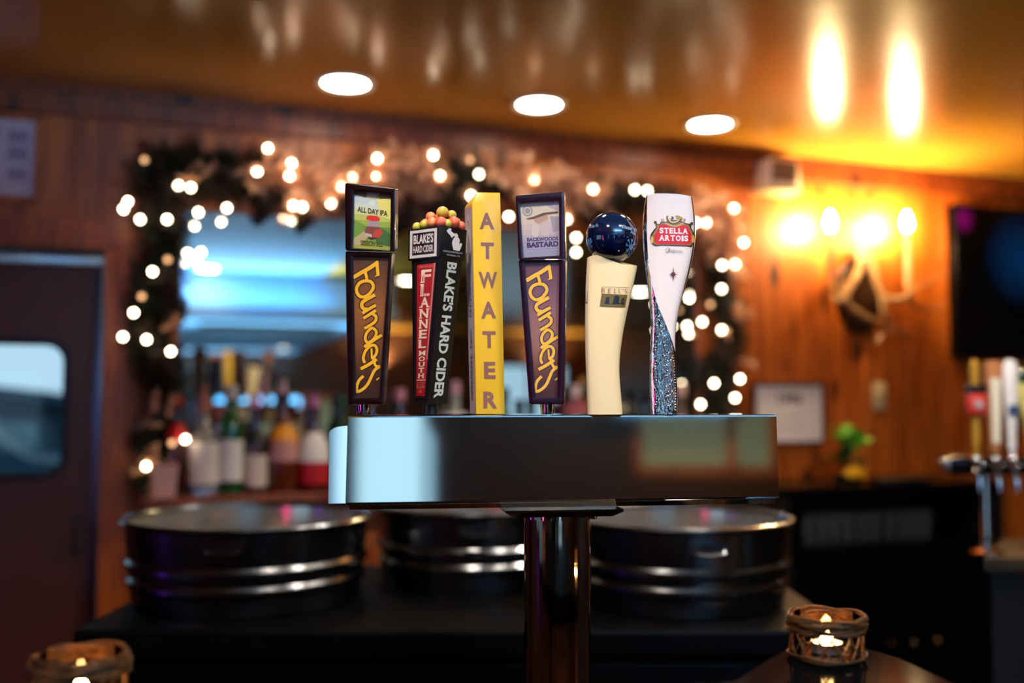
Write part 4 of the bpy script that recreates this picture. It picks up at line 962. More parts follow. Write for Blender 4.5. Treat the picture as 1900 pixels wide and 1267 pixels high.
def art_meadow(pr, q):
    P = lambda u, v: bil(q, u, v)
    for i, c in enumerate(((150, 172, 186), (178, 196, 206), (196, 206, 196), (196, 200, 150), (176, 182, 92), (140, 160, 60), (92, 128, 44), (84, 118, 40), (120, 140, 50), (150, 152, 60))):
        pr.poly([P(0, 1 - i / 10), P(1, 1 - i / 10), P(1, .9 - i / 10), P(0, .9 - i / 10)], c, lift=(i == 0))
    pr.poly([P(.62, .9), P(1, .98), P(1, .55), P(.72, .6)], (214, 206, 110))
    pr.poly([P(0, .5), P(.3, .42), P(.25, .1), P(0, .12)], (104, 140, 52)); pr.poly([P(.7, .4), P(1, .3), P(1, .06), P(.6, .1)], (58, 96, 44))
    pr.poly([P(.0, .16), P(.35, .34), P(.5, .28), P(.2, .06), P(0, .06)], (176, 156, 116))
    pr.poly([P(0, 1), P(.3, 1), P(.4, .93), P(.62, .94), P(.72, 1), P(1, 1), P(1, .93), P(.7, .9), P(.3, .9), P(0, .94)], (92, 78, 40))
    pr.text('BREWING', [P(.34, .945), P(.70, .945), P(.70, .895), P(.34, .895)], (196, 176, 90), .02)
    pr.disc(P(.5, .82), 6.5, 5, (206, 212, 210))
    pr.text('ALL DAY IPA', [P(.10, .735), P(.92, .70), P(.92, .595), P(.10, .64)], (30, 28, 16), .03)
    pr.poly([P(.30, .29), P(.36, .40), P(.70, .40), P(.78, .29), P(.70, .20), P(.42, .20)], (120, 60, 50)); pr.poly([P(.36, .40), P(.42, .50), P(.66, .50), P(.71, .40)], (150, 140, 150))
    pr.poly([P(.34, .52), P(.36, .575), P(.44, .595), P(.64, .59), P(.72, .55), P(.70, .51), P(.5, .495)], (206, 34, 22))
    pr.poly([P(.52, .22), P(.56, .33), P(.74, .38), P(.80, .30), P(.70, .2)], (176, 60, 40)); pr.poly([P(.32, .23), P(.5, .21), P(.5, .26), P(.32, .28)], (176, 170, 160))
    pr.poly([P(.38, .20), P(.48, .16), P(.6, .18), P(.68, .2)], (40, 30, 26))
    pr.text('SESSION ALE', [P(.2, .145), P(.80, .135), P(.80, .045), P(.2, .055)], (66, 58, 12), .03)
def art_hills(pr, q):
    """plain stand-in for the portrait on the label: soft bands, a hat-like hill and pale strands, no figure"""
    P = lambda u, v: bil(q, u, v)
    for i, c in enumerate(((190, 178, 166), (200, 186, 168), (204, 188, 166), (200, 182, 166), (190, 172, 166), (180, 164, 166), (170, 158, 168), (160, 152, 168), (150, 146, 166), (140, 138, 160))):
        pr.poly([P(0, 1 - i / 10), P(1, 1 - i / 10), P(1, .9 - i / 10), P(0, .9 - i / 10)], c, lift=(i == 0))
    pr.poly([P(.55, .98), P(1, .98), P(1, .80), P(.8, .86)], (168, 158, 166))
    pr.poly([P(.12, .70), P(.35, .735), P(.6, .79), P(.98, .80), P(.98, .76), P(.7, .745), P(.45, .69), P(.2, .68)], (92, 66, 56))
    pr.poly([P(.34, .69), P(.46, .71), P(.72, .76), P(.7, .62), P(.5, .58), P(.36, .63)], (176, 140, 122))
    pr.poly([P(.3, .60), P(.48, .57), P(.44, .38), P(.34, .35), P(.26, .42)], (196, 182, 176)); pr.poly([P(.5, .60), P(.74, .68), P(.78, .46), P(.7, .36), P(.52, .38)], (186, 170, 170))
    pr.poly([P(.76, .72), P(1, .7), P(1, .45), P(.84, .42)], (150, 138, 150))
    pr.disc(P(.19, .84), 9.5, 10, (112, 112, 124)); pr.disc(P(.19, .84), 8, 8.6, (176, 168, 166)); pr.disc(P(.19, .84), 4.5, 5, (140, 134, 140))
    pr.text('BACKWOODS', [P(.13, .355), P(.97, .345), P(.97, .275), P(.13, .285)], (58, 36, 84), .04)
    pr.text('BASTARD', [P(.12, .27), P(.98, .265), P(.98, .165), P(.12, .17)], (50, 28, 76), .05)
    pr.poly([P(.1, .14), P(.98, .135), P(.98, .128), P(.1, .133)], (150, 128, 150))
script_handle(683, 1.335, 'dark brown tap handle with a meadow picture and yellow script, leftmost of the six', 'maroon',
              [(640, 339), (734, 349), (733, 467), (641, 465)], [(641, 466), (728, 469), (711, 750), (645, 751)],
              [(657, 354), (725, 361), (724, 467 - 3), (655, 460)], [(655, 475), (721, 477), (703, 738), (661, 738)], (658, 687), art_meadow,
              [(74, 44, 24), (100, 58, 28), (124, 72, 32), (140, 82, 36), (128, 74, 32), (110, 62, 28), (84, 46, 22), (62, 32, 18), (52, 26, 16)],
              lambda X, Y: (704 + (X - 1023) - 13.5 * (Y - 486) / 243.5, 479 + (Y - 486) * 1.03), ((232, 170, 30), (44, 26, 18)), side=5)
script_handle(1016, 1.35, 'dark purple tap handle with a pale picture and yellow script, right of the yellow handle', 'maroon2',
              [(956, 362), (1047, 356), (1050, 480), (962, 482)], [(962, 482), (1050, 482), (1047, 750), (982, 750)],
              [(964, 376), (1037, 371), (1038, 474), (971, 478)], [(973, 486), (1038, 484), (1034, 737), (994, 737)], (1002, 1030), art_hills,
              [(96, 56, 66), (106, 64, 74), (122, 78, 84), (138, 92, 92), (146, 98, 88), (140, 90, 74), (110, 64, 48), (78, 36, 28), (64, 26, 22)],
              lambda X, Y: (X, Y), ((236, 178, 52), (58, 40, 72)), side=2)

# ------------------------------------------------------------------ cider handle: square black post turned to show two faces
t, f_ = handle(798, 1.345, 'beer_tap', 'square black cider tap handle with a red panel, topped by little apples'); D = 1.345
f = shift(f_, D)
def foot(l, c, r, y, dl=.012, dc=-.020, dr=.014):
    pl_, pc_, pr_ = f(l, y, dl), f(c, y, dc), f(r, y, dr); pb_ = pl_ + pr_ - pc_
    z = pc_.z; return [Vector((p.x, p.y, z)) for p in (pl_, pc_, pr_, pb_)]
def fit(l, c, r, y):    # y = pixel row of the near edge
    return foot(l, c, r, y)
hT, hB = fit(758, 816, 867, 418.5), fit(757, 815, 863, 478)
bT, bB = fit(764, 821, 858, 474), fit(767, 793, 829, 750)
def sub_loft(b, tp, n=6, m=12):
    rg_ = []
    for k in range(m + 1):
        c4 = [b[i].lerp(tp[i], k / m) for i in range(4)]; rg_.append([c4[i].lerp(c4[(i + 1) % 4], j / n) for i in range(4) for j in range(n)])
    return MB().loft(rg_)
sub_loft(bB, bT).build('handle_body', 'h_black', t, angle=20)
MB().loft([hB, hT]).build('handle_head', 'h_black', t, bevel=.0012)
ferrule(t, (f(783, 760).x + f(812, 760).x) / 2, .0105, .0105, bB[0].z + .001, 'h_black')
def face(b, tp, i, j):
    """map (u right, v up) in 0..1 on the quad between corners i and j of two footprints"""
    n = (tp[j] - tp[i]).cross(Vector((0, 0, 1))).normalized()
    def m(u, v, l):
        p = (b[i].lerp(b[j], u)).lerp(tp[i].lerp(tp[j], u), v); return p + n * (l + .0002)
    return m
U = lambda a, b, c, d: [(a, d), (b, d), (b, c), (a, c)]     # TL TR BR BL from u0,u1,v0,v1
pr = Print(face(hB, hT, 0, 1)); pr.strip = .1; wh = (214, 210, 210); dk = (40, 14, 20)
pr.poly([(.06, .06), (.92, .06), (.92, .94), (.06, .94)], wh); pr.poly([(.14, .15), (.84, .15), (.84, .85), (.14, .85)], (30, 12, 16))
pr.text("BLAKE'S", U(.18, .81, .50, .80), wh, .035); pr.text('HARD CIDER', U(.17, .81, .22, .44), wh, .03)
pr.build('name_plate', t)
pr = Print(face(hB, hT, 1, 2))
for P_ in ([(.24, .88), (.34, .97), (.42, .95), (.40, .88), (.52, .82), (.62, .84), (.68, .75), (.60, .72), (.50, .74), (.44, .66), (.38, .74), (.28, .82)],
           [(.46, .46), (.52, .30), (.74, .29), (.80, .40), (.84, .52), (.78, .56), (.72, .50), (.74, .64), (.68, .72), (.58, .74), (.50, .66), (.46, .56)]): pr.poly(P_, (226, 222, 222))
pr.text('HANDCRAFTED IN', U(.14, .86, .20, .26), (190, 190, 190)); pr.text('ARMADA, MI', U(.26, .76, .09, .15), (190, 190, 190))
pr.build('state_print', t)
fl = face(bB, bT, 0, 1)
pr = Print(fl); pr.strip = .06
TP = [(.18, .955), (.80, .955), (.78, .055), (.22, .055)]
pr.poly(TP, (168, 22, 30)); pr.poly([(.74, .955), (.80, .955), (.78, .3), (.72, .3)], (206, 120, 110))
pr.text('ORIGINAL', [(.24, .945), (.74, .945), (.74, .93), (.24, .93)], (214, 150, 130))
y = .915; x0, x1 = .34, .66
cream = (240, 220, 190)
for ch, h in zip('FLANNEL', (.097, .092, .079, .072, .070, .068, .065)):
    k = (.955 - y); a_, b_ = .34 - .06 * k, .68 - .02 * k
    pr.text(ch, [(a_, y), (b_, y), (b_, y - h + .008), (a_, y - h + .008)], cream, .03, serif=True); y -= h
y -= .010
for ch in 'MOUTH':
    pr.text(ch, [(.34, y), (.66, y), (.66, y - .033), (.34, y - .033)], cream, .03, serif=True); y -= .0385
pr.poly([(.24, .165), (.78, .165), (.78, .161), (.24, .161)], cream)
pr.text('6.5%', [(.26, .150), (.74, .150), (.74, .108), (.26, .108)], (206, 120, 100), .0); pr.text('ABV', [(.40, .098), (.62, .098), (.62, .075), (.40, .075)], (206, 120, 100))
pr.build('red_panel', t)
fr_ = face(bB, bT, 1, 2)
pr = Print(fr_)
vs, fs = fnt("BLAKE'S HARD CIDER", .035)
pr.mesh([(.26 + .50 * v, .965 - .925 * u) for u, v in vs], fs, (206, 216, 214))
pr.build('side_lettering', t)
# raised lip round the red panel
mb = MB()
for (u0, v0), (u1, v1) in (((.14, .965), (.84, .965)), ((.84, .965), (.82, .045)), ((.82, .045), (.18, .045)), ((.18, .045), (.14, .965))):
    mb.tube([fl(u0, v0, .0005), fl(u1, v1, .0005)], .0011, 6)
mb.build('panel_lip', 'h_black', t)
def apple_mat(i, a, b):
    m = mat('apple skin %d' % i, a, .4, noise=(b, 60)); return m
am = [apple_mat(0, (244, 104, 74), (246, 160, 96)), apple_mat(1, (250, 150, 96), (190, 190, 70)), apple_mat(2, (236, 52, 50), (244, 120, 84)), apple_mat(3, (232, 206, 110), (200, 200, 70))]
for px, py, r, mi, dy in ((774, 421, 9, 3, .010), (787, 417, 9, 1, .004), (802, 413, 10.5, 0, -.004), (818, 412, 10.5, 2, -.010), (842, 412, 11, 2, -.002), (855, 419, 9, 2, .008), (830, 415, 9, 1, -.006), (799, 402, 9.5, 0, .006), (821, 394, 11.8, 1, .002), (838, 399, 9.5, 1, .008), (815, 404, 9, 0, .016), (846, 412, 9, 0, .02), (790, 414, 9, 0, .024), (822, 412, 9, 2, .034)):
    c_ = f(px, py, dy); MB().ball((0, 0, 0), r * D / F, 16, 10, (1, 1, .95)).build('apple', am[mi], t, loc=c_)

# ------------------------------------------------------------------ yellow post
t, f_ = handle(905, 1.375, 'beer_tap', 'square yellow tap handle with brown vertical capitals, third from the left'); D = 1.375; f = shift(f_, D)
M['yellow'] = mat('yellow enamel', (248, 198, 48), .35, coat=.2); M['lilac'] = mat('pale lilac print', (206, 186, 200), .4)
fb = [f(883.5, 767, 0), f(937, 767, .004)]; ft = [f(876, 368, 0), f(929, 360, .004)]
sb, st = f(872.5, 767, .036), f(862, 384, .036)
z0 = 0
ftop = max(ft[0].z, ft[1].z)
def pt(p, z): return Vector((p.x, p.y, z))
bot = [pt(fb[0], 0), pt(fb[1], 0), pt(fb[1] + (sb - fb[0]), 0), pt(sb, 0)]
zt_ = f(905, 376, 0).z
mid = [pt(ft[0], zt_), pt(ft[1], zt_), pt(ft[1] + (st - ft[0]), zt_), pt(st, zt_)]
zz = f(905, 358.5, 0.01).z
c_in = [mid[0] + Vector((.0075, .002, 0)), mid[1] + Vector((-.0005, .002, 0)), mid[2] + Vector((-.0005, -.006, 0)), mid[3] + Vector((.012, -.006, 0))]
tp = [pt(p, zz) for p in c_in]
MB().loft([bot, mid, tp]).build('post', 'yellow', t, bevel=.0012)
pr = Print(face(bot, mid, 0, 1)); br_ = (136, 88, 76)
for ch, yc, wv in zip('ATWATER', (410, 465.5, 520, 575.5, 630, 686.5, 741), (.52, .46, .66, .52, .46, .40, .48)):
    v = (767 - yc) / (767 - 376); h_ = 15.5 / 391
    pr.text(ch, U(.5 - wv / 2, .5 + wv / 2, v - h_, v + h_), br_, .035)
pr.build('capital_letters', t)
pr = Print(face(bot, mid, 3, 0))
pr.poly([(.04, .002), (.96, .002), (.96, .985), (.04, .985)], (196, 180, 200))
pr.disc((.45, .83), .34, .13, (226, 212, 214)); pr.disc((.45, .83), .2, .10, (164, 130, 150))
for k in range(22):
    v = .60 - .0245 * k
    if k in (6, 7, 12): continue
    pr.poly([(.35, v), (.62, v + .003), (.62, v - .011), (.35, v - .013)], (96, 80, 110)); pr.poly([(.42, v - .003), (.55, v - .002), (.55, v - .008), (.42, v - .009)], (196, 180, 200))
pr.build('side_print', t)

# ------------------------------------------------------------------ cream handle with navy globe
t, f_ = handle(1122, 1.37, 'beer_tap', 'cream curved tap handle topped by a navy blue globe'); D = 1.37; f = shift(f_, D)
def interp(tab, y):
    for (y0, x0), (y1, x1) in zip(tab, tab[1:]):
        if y <= y1:
            u = max(0, (y - y0) / (y1 - y0)); return x0 + (x1 - x0) * u
    return tab[-1][1]
def smooth_i(tab, y, s_=14): return sum(interp(tab, y + d) for d in (-s_, -s_ / 2, 0, s_ / 2, s_)) / 5
LE = [(470, 1090), (520, 1087), (560, 1086), (600, 1085.5), (660, 1086), (710, 1088), (767, 1090)]
RE = [(470, 1187), (492, 1183), (530, 1175), (560, 1168), (600, 1159), (640, 1152.5), (675, 1149), (700, 1149.5), (735, 1152.5), (767, 1155.5)]
TE = [(1080, 481), (1090, 478), (1098, 474), (1107, 473), (1120, 477), (1135, 483.5), (1150, 489), (1165, 492), (1190, 493)]
NA = 40; rows = []
def cream_pt(px_u, a, py): pass
def cs(a, e=.62):
    c, s_ = math.cos(a), math.sin(a); return math.copysign(abs(c) ** e, c), math.copysign(abs(s_) ** e, s_)
NL = 40
for i in range(NL + 1):
    v = i / NL; ring = []
    for j in range(NA):
        c, s_ = cs(2 * math.pi * j / NA)
        y_nom = 767 + (480 - 767) * v
        l, r = smooth_i(LE, y_nom), smooth_i(RE, y_nom); px = (l + r) / 2 + (r - l) / 2 * c
        ytop = interp(TE, px); py = 767 + (ytop - 767) * v
        l, r = smooth_i(LE, py), smooth_i(RE, py); px = (l + r) / 2 + (r - l) / 2 * c
        ring.append(f(px, py, .0 + .017 * s_ + (.0)))
    rows.append(ring)
z_0 = min(p.z for p in rows[0])
for p in rows[0]: p.z = .0
M['cream'] = mat('glossy cream resin', (238, 218, 172), .25, coat=.4)
MB().loft(rows).build('handle_body', 'cream', t, angle=50)
def cream_dy(px, py):
    l, r = smooth_i(LE, py), smooth_i(RE, py); c = max(-.999, min(.999, (px - (l + r) / 2) / ((r - l) / 2)))
    ca = abs(c) ** (1 / .62); return -.017 * (max(0, 1 - ca * ca) ** .5) ** .62
pr = Print(lambda x, y, l: f(x, y, cream_dy(x, y) - l - .0005)); pr.strip = 3.0
q = [(1116.5, 544.5), (1164.5, 547), (1160, 570), (1113, 568)]
for k in range(8):
    u0, u1 = k / 8, (k + 1) / 8
    pr.poly([bil(q, u0, 1), bil(q, u1, 1), bil(q, u1, 0), bil(q, u0, 0)], (104, 84, 22), lift=(k == 0))
for uc, w_, h_ in ((.26, .17, .62), (.60, .24, .78), (.86, .15, .6)):
    pr.poly([bil(q, uc - w_ * .7, .2), bil(q, uc + w_ * .7, .2), bil(q, uc + w_ * .45, .36), bil(q, uc + w_ * .42, h_), bil(q, uc + w_ * .2, h_ + .12), bil(q, uc - w_ * .2, h_ + .12), bil(q, uc - w_ * .42, h_), bil(q, uc - w_ * .45, .36)], (14, 12, 10))
red = (128, 40, 50)
for ch, x0, x1 in (('B', 1117, 1123), ('E', 1128.5, 1134.5), ('L', 1140, 1145), ('L', 1148.5, 1153.5), ("'", 1155, 1157), ('S', 1159, 1164.5)):
    y0 = 535.5 + (x0 - 1117) * .02
    if ch == "'": pr.poly([(x0, y0 + .5), (x1, y0 + .5), (x0 + .8, y0 + 3)], red)
    else: pr.text(ch, [(x0, y0), (x1, y0), (x1 - .6, y0 + 8), (x0 - .6, y0 + 8)], red, -.012, serif=True)
pr.stroke([(1117.5, 532), (1140, 532.8), (1167, 533.5)], .7, red); pr.stroke([(1117, 532), (1115.4, 542)], .7, red)
pr.build('bell_logo', t)
pr = Print(lambda x, y, l: f(x, y, cream_dy(max(x, 1086.6), y) - l - .0006))
pr.poly([(1086.4, 538), (1090.5, 540), (1090, 563), (1086.4, 563)], (88, 66, 110)); pr.build('side_mark', t)
# globe
gr = 48.2 * D / F; gc = f(1135, 441, -.001)
MB().ball((0, 0, 0), gr, 48, 32).build('globe', mat('navy blue gloss', (4, 15, 48), .07, coat=1, spec=.6), t, loc=gc)
def gl_map(x, y, l):
    p = f(x, y, -.001) - gc; d2 = min(p.x ** 2 + p.z ** 2, (gr * .985) ** 2)
    n_ = Vector((p.x, -math.sqrt(max(0, gr * gr - d2)), p.z)).normalized(); return gc + n_ * (gr + l + .0002)
pr = Print(gl_map); pr.strip = 3.0; ice = (150, 172, 200)
pr.text('Winter W', [(1147, 424), (1179.5, 427), (1179, 434.5), (1147.5, 431.5)], ice, .015); pr.text('Ale', [(1165, 433), (1175, 435), (1175, 441), (1165, 439)], ice, .01)
def flake(cx, cy, r, sx, col):
    for k in range(8):
        a = k * math.pi / 4 + .2; e = (cx + sx * r * math.cos(a), cy + r * math.sin(a)); pr.stroke([(cx, cy), e], 1.3, col)
        for b in (-.5, .5):
            m_ = (cx + sx * r * .62 * math.cos(a), cy + r * .62 * math.sin(a)); pr.stroke([m_, (m_[0] + sx * r * .38 * math.cos(a + b), m_[1] + r * .38 * math.sin(a + b))], 1.1, col)
    pr.disc((cx, cy), sx * r * .34, r * .34, col)
flake(1166, 462, 14, .72, (90, 150, 200)); pr.build('globe_print', t)
pr = Print(gl_map); pr.strip = 3.0
pr.text('White Ale', [(1091, 420.5), (1108, 419.5), (1107, 427.5), (1091, 427)], (120, 140, 170), .01)
flake(1093.5, 458, 13, .32, (90, 140, 190))
pr.build('globe_print', t)

# ------------------------------------------------------------------ white goblet shaped handle with chrome embossed side
t, f_ = handle(1233, 1.385, 'beer_tap', 'white tapered tap handle with a red crest and embossed chrome side, rightmost of the six'); D = 1.385; f = shift(f_, D)
def cz(tab): return [(280 + y * .3947, 1040 + x * .3947) for x, y in tab]
SL = cz([(406, 200), (396, 240), (388, 300), (385, 350), (386, 400), (390, 460), (395, 520), (402, 580), (411, 650), (419, 720), (425, 800), (424, 880), (420, 950), (418, 1030), (418, 1100), (421, 1170), (426, 1235)])
SR = cz([(618, 200), (628, 250), (634, 320), (635, 370), (630, 440), (618, 510), (602, 580), (585, 640), (569, 700), (554, 760), (544, 810), (538, 870), (538, 930), (543, 1000), (548, 1080), (551, 1150), (549, 1235)])
SW = cz([(408, 200), (406, 260), (406, 330), (407, 420), (411, 490), (417, 550), (427, 610), (440, 670), (458, 730), (480, 780), (503, 835), (520, 880), (533, 920), (539, 940)])
TS = [(1185, 363), (1200, 361.5), (1215, 359.2), (1235, 359), (1258, 360), (1276, 363), (1288, 366), (1300, 370)]
DPT = .020
def stp(a, py0, grow=0.):
    v = (767 - py0) / (767 - 362.0); c, s_ = cs(a, .55)
    l, r = smooth_i(SL, py0, 10), smooth_i(SR, py0, 10); px = (l + r) / 2 + (r - l) / 2 * c
    py = 767 + (interp(TS, px) - 767) * v
    return px, py, DPT * s_ * (.72 + .28 * min(1, max(0, (600 - py) / 150)))
rows = []; NR = 48
for i in range(NR + 1):
    y0 = 767 - (767 - 362.0) * i / NR
    rows.append([f(*stp(2 * math.pi * j / 44, y0)) for j in range(44)])
for p in rows[0]: p.z = 0.
M['emboss'] = mat('embossed chrome', (226, 220, 222), .10, 1, bump=(120, .5, .003, (1, 1, .4)))
MB().loft(rows).build('handle_body', 'emboss', t, angle=60)
def sdy(px, py):
    v = py; l, r = smooth_i(SL, v, 10), smooth_i(SR, v, 10); c = max(-1, min(1, (px - (l + r) / 2) / ((r - l) / 2)))
    ca = abs(c) ** (1 / .55); k = .72 + .28 * min(1, max(0, (600 - py) / 150)); return -DPT * k * (max(0, 1 - ca * ca) ** .5) ** .55
# white enamel shell on the front, running down to a point
vs = []; fs = []; NC = 18; NRW = 44
for i in range(NRW + 1):
    py = 361.8 + (651 - 361.8) * i / NRW
    l = smooth_i(SW, py, 6); r = smooth_i(SR, py, 10) + .35; l = min(l, r - .5)
    for j in range(NC + 1):
        u = j / NC; u = u ** .8; px = l + (r - l) * u; pyy = py + (interp(TS, px) - 362.0) * (1 - i / NRW)
        vs.append(f(px, pyy, sdy(px, py) - .0016 + (.0016 if j == NC else 0)))
n_ = NC + 1
for i in range(NRW):
    for j in range(NC): fs.append((i * n_ + j, i * n_ + j + 1, (i + 1) * n_ + j + 1, (i + 1) * n_ + j))
b = len(vs)
for i in range(NRW + 1):      # right flank and thickness back into the body
    py = 361.8 + (651 - 361.8) * i / NRW; r = smooth_i(SR, py, 10) + .35; vs.append(f(r - .6, py + (interp(TS, r) - 362.) * (1 - i / NRW), .008))
for i in range(NRW): fs.append((i * n_ + NC, b + i, b + i + 1, (i + 1) * n_ + NC))
b2 = len(vs)
for j in range(NC + 1): vs.append(Vector(vs[j]) + Vector((0, .0155 + (0.0 if j else -.004), .0012 * math.sin(math.pi * j / NC))))
for j in range(NC): fs.append((j, b2 + j, b2 + j + 1, j + 1))
M['enamel'] = mat('glossy white enamel paint', (236, 230, 236), .18, coat=.4)
MB().add(vs, fs).build('white_front', 'enamel', t, angle=60)
# beaded edges of the chrome side
bd = MB()
for k in range(78):
    py = 372 + k * 5.05
    bd.ball(f(smooth_i(SL, py, 10) + 2.2, py, -.004), .0013, 8, 6)
    if py > 560: bd.ball(f(smooth_i(SL, py, 10) + 12 + 2 * math.sin(k * .9), py, sdy(smooth_i(SL, py, 10) + 12, py) - .0004), .0013, 8, 6)
    if py > 655: bd.ball(f(smooth_i(SR, py, 10) - 4, py, sdy(smooth_i(SR, py, 10) - 4, py) - .0004), .0013, 8, 6)
tag(bd.build('beading', 'chrome', t, angle=180), kind='stuff')
sc2 = MB()
for k in range(9):      # raised scrolls
    py = 590 + k * 19; l = smooth_i(SL, py, 10); r = smooth_i(SW, py, 6) if py < 645 else smooth_i(SR, py, 10)
    c = (l * .35 + r * .65, py); rr = (r - l) * .17
    pts = [(c[0] + rr * (1 - q_ / 28) * math.cos(q_ * .375), c[1] + 1.5 * rr * (1 - q_ / 28) * math.sin(q_ * .375)) for q_ in range(26)]
    sc2.tube([f(x, y, sdy(x, y) - .0003) for x, y in pts], .0009, 6)
tag(sc2.build('scroll_relief', 'chrome', t, angle=180), kind='stuff')
def c5(x, y): return (1190 + x * .11044, 390 + y * .11044)
pr = Print(lambda x, y, l: f(x, y, sdy(x, y) - l - .0019)); pr.strip = 3.0
gold, dgold, blk = (150, 112, 52), (84, 56, 24), (40, 28, 24)
pr.poly([c5(*p) for p in ((230, 215), (300, 235), (330, 190), (420, 195), (470, 165), (600, 165), (690, 190), (740, 215), (800, 225), (850, 225), (835, 290), (870, 350), (895, 430), (885, 540), (840, 625), (770, 605), (330, 590), (240, 605), (180, 570), (148, 480), (158, 400), (205, 330), (245, 290))], blk)
pr.poly([c5(*p) for p in ((250, 240), (310, 250), (335, 205), (430, 210), (480, 180), (600, 178), (680, 205), (735, 230), (790, 240), (815, 290), (850, 360), (870, 440), (862, 530), (820, 600), (770, 590), (330, 575), (250, 590), (200, 555), (170, 480), (185, 410), (230, 345), (262, 290))], gold)
pr.poly([c5(*p) for p in ((300, 245), (420, 235), (520, 275), (620, 275), (700, 250), (775, 265), (800, 330), (835, 390), (842, 470), (825, 560), (770, 580), (340, 570), (250, 560), (215, 500), (222, 420), (270, 350), (298, 290))], (200, 14, 24))
for s_ in ((235, 205), (845, 225)): pr.disc(c5(*s_), 3.0, 3.0, dgold)
for s_ in ((180, 500), (870, 480)): pr.disc(c5(*s_), 2.4, 7, (206, 170, 90))
pr.stroke([c5(*p) for p in ((440, 95), (445, 160), (500, 215), (580, 215), (650, 170), (685, 125))], 4.2, dgold)
pr.stroke([c5(*p) for p in ((450, 100), (460, 155), (510, 200), (575, 200), (640, 160))], 2.0, (226, 200, 140))
pr.poly([c5(*p) for p in ((570, 90), (620, 85), (700, 125), (690, 145), (640, 160), (600, 150), (585, 120))], (176, 140, 70)); pr.disc(c5(515, 130), 3.2, 3.0, dgold); pr.disc(c5(500, 125), 1.6, 1.6, (220, 190, 140))
pr.stroke([c5(*p) for p in ((400, 215), (480, 250), (565, 268), (640, 250), (710, 215))], 3.2, (190, 160, 96))
for x in (345, 375, 730, 710): pr.stroke([c5(x, 195), c5(x + (8 if x > 500 else -14), 140)], 1.5, (150, 120, 90))
wt = (238, 228, 232)
def word(txt, x0, x1, y0, y1, ws, sl=0):
    tot = sum(ws) ; x = x0; gap = (x1 - x0) * .022; sc_x = (x1 - x0 - gap * (len(txt) - 1)) / tot
    for ch, w_ in zip(txt, ws):
        a_, b_ = x, x + w_ * sc_x; d_ = sl * (a_ - x0)
        pr.text(ch, [c5(a_, y0 + d_), c5(b_, y0 + d_), c5(b_, y1 + d_), c5(a_, y1 + d_)], wt, .045, serif=ch in 'TLAI'); x = b_ + gap
word('STELLA', 305, 780, 292, 388, (.9, 1, .85, .85, .85, 1.1), .03)
word('ARTOIS', 302, 788, 415, 512, (1.1, 1.0, 1, 1.1, .45, .85), .025)
pr.stroke([c5(*p) for p in ((400, 680), (425, 640), (470, 635), (455, 700), (410, 710))], .7, (90, 70, 76))
pr.text('Belgium', [c5(440, 640), c5(690, 655), c5(685, 735), c5(435, 715)], (70, 50, 56), -.012, .5)
cx_, cy_ = 536, 1075
star = []
for k in range(16):
    a = k * math.pi / 8 - math.pi / 2; rr = {0: (75, 130), 1: (52, 52), 2: (48, 48)}[0 if k % 4 == 0 else (1 if k % 2 == 0 else 2)] if k % 2 == 0 else (26, 30)
    star.append(c5(cx_ + rr[0] * math.cos(a), cy_ + rr[1] * math.sin(a)))
pr.poly(star, (92, 30, 34))
pr.build('crest_print', t)

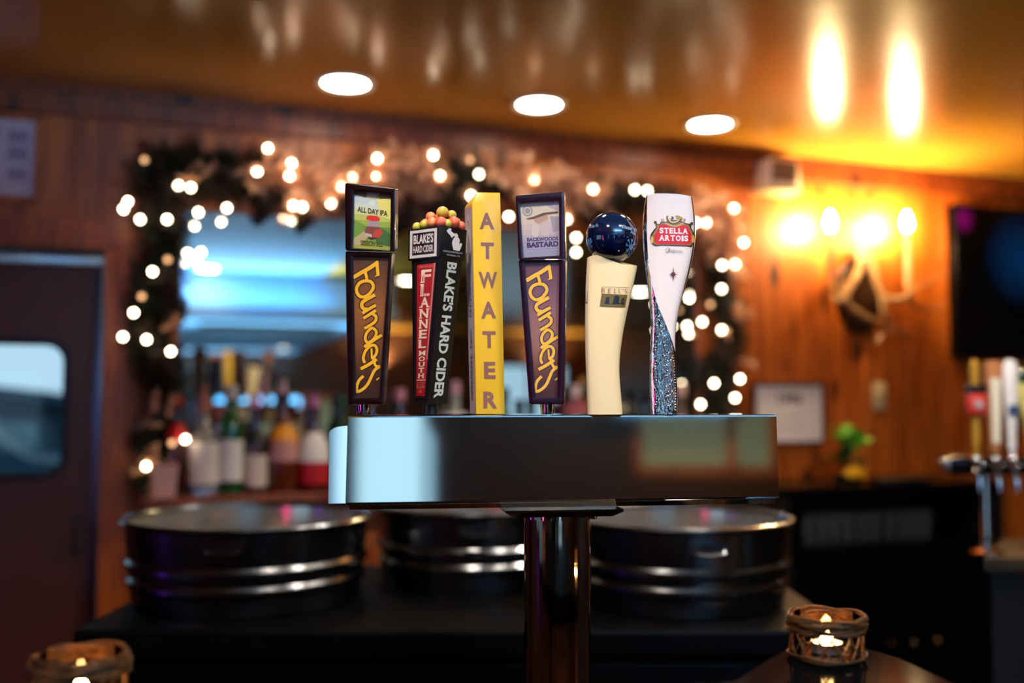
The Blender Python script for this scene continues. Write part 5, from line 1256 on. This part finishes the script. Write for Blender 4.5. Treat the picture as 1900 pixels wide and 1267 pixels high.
# ------------------------------------------------------------------ wicker candle holders
def candle(px, py_rim, D, label, seed, lit):
    P = dep(px, py_rim, D); rs = random.Random(seed); h = P.z - BZ
    t = thing('candle_holder', label, 'candle holder', (P.x, P.y, BZ + .0006), -YAW, 'wicker candle holders on the bar')
    r = .0415
    MB().lathe([(0, .002), (r - .004, .002), (r - .0035, .005), (r - .003, h - .002), (r - .0045, h - .002), (r - .005, .006), (0, .006)], 36, cap=False).build('glass_cup', 'glass', t)
    wm = MB()
    for k in range(15):       # woven rim: many wandering twigs
        pts = []; ph = rs.uniform(0, 6.28); z0 = h - .003 - .0155 * (k / 14); amp = rs.uniform(.0015, .003); fr = rs.choice((3, 4, 5)); ro = r + rs.uniform(.0, .0042)
        for j in range(40):
            a = 6.2832 * j / 40; pts.append(((ro + .0016 * math.sin(fr * a + ph)) * math.cos(a), (ro + .0016 * math.sin(fr * a + ph)) * math.sin(a), z0 + amp * math.sin((fr - 1) * a + ph * 2)))
        wm.tube(pts, rs.uniform(.0011, .0017), 5, True)
    wm.build('woven_rim', 'wicker', t)
    for s_ in (1, -1):
        for k in range(13):
            a = 6.2832 * (k + rs.uniform(-.2, .2)) / 13; pts = []
            for j in range(7):
                u = j / 6; b = a + s_ * u * .62; ro = r - .0005 + (.0007 if s_ > 0 else -.0003) + .0012 * u; pts.append((ro * math.cos(b), ro * math.sin(b), .004 + (h - .012) * (1 - u)))
            MB().tube(pts, .0011, 5).build('twig', 'wicker', t)
    bm_ = MB()
    for k in range(4):
        ph = rs.uniform(0, 6.28); ro = r + .0012 + .0006 * k
        bm_.tube([((ro + .001 * math.sin(4 * a + ph)) * math.cos(a), (ro + .001 * math.sin(4 * a + ph)) * math.sin(a), .003 + .0011 * k + .0012 * math.sin(3 * a + ph)) for a in (6.2832 * j / 36 for j in range(36))], .0012, 5, True)
    bm_.build('base_ring', 'wicker', t)
    c = thing('tealight', 'lit tealight candle inside the ' + lit, 'candle', (P.x, P.y, BZ + .0072), -YAW)
    MB().lathe([(0, 0), (.0175, 0), (.0185, .001), (.0185, .0125), (.0178, .0125), (.0175, .011), (0, .011)], 28, cap=False).build('tin_cup', 'alu', c)
    MB().lathe([(0, .0108), (.0172, .0108), (.0172, .0112), (0, .0105)], 24).build('wax', 'wax', c)
    MB().tube([(0, 0, .0105), (.0004, 0, .0145)], .0005, 5).build('wick', 'blackmatte', c)
    MB().lathe([(0, .0125), (.0045, .014), (.0068, .018), (.006, .023), (.0028, .028), (0, .031)], 14).build('flame', 'flame', c)
candle(1533, 1137, 1.20, 'wicker candle holder with a glowing tealight at the right, fully in view', 4, 'right wicker holder')
candle(151, 1208, .985, 'wicker candle holder cut by the bottom edge at the left', 9, 'left wicker holder')
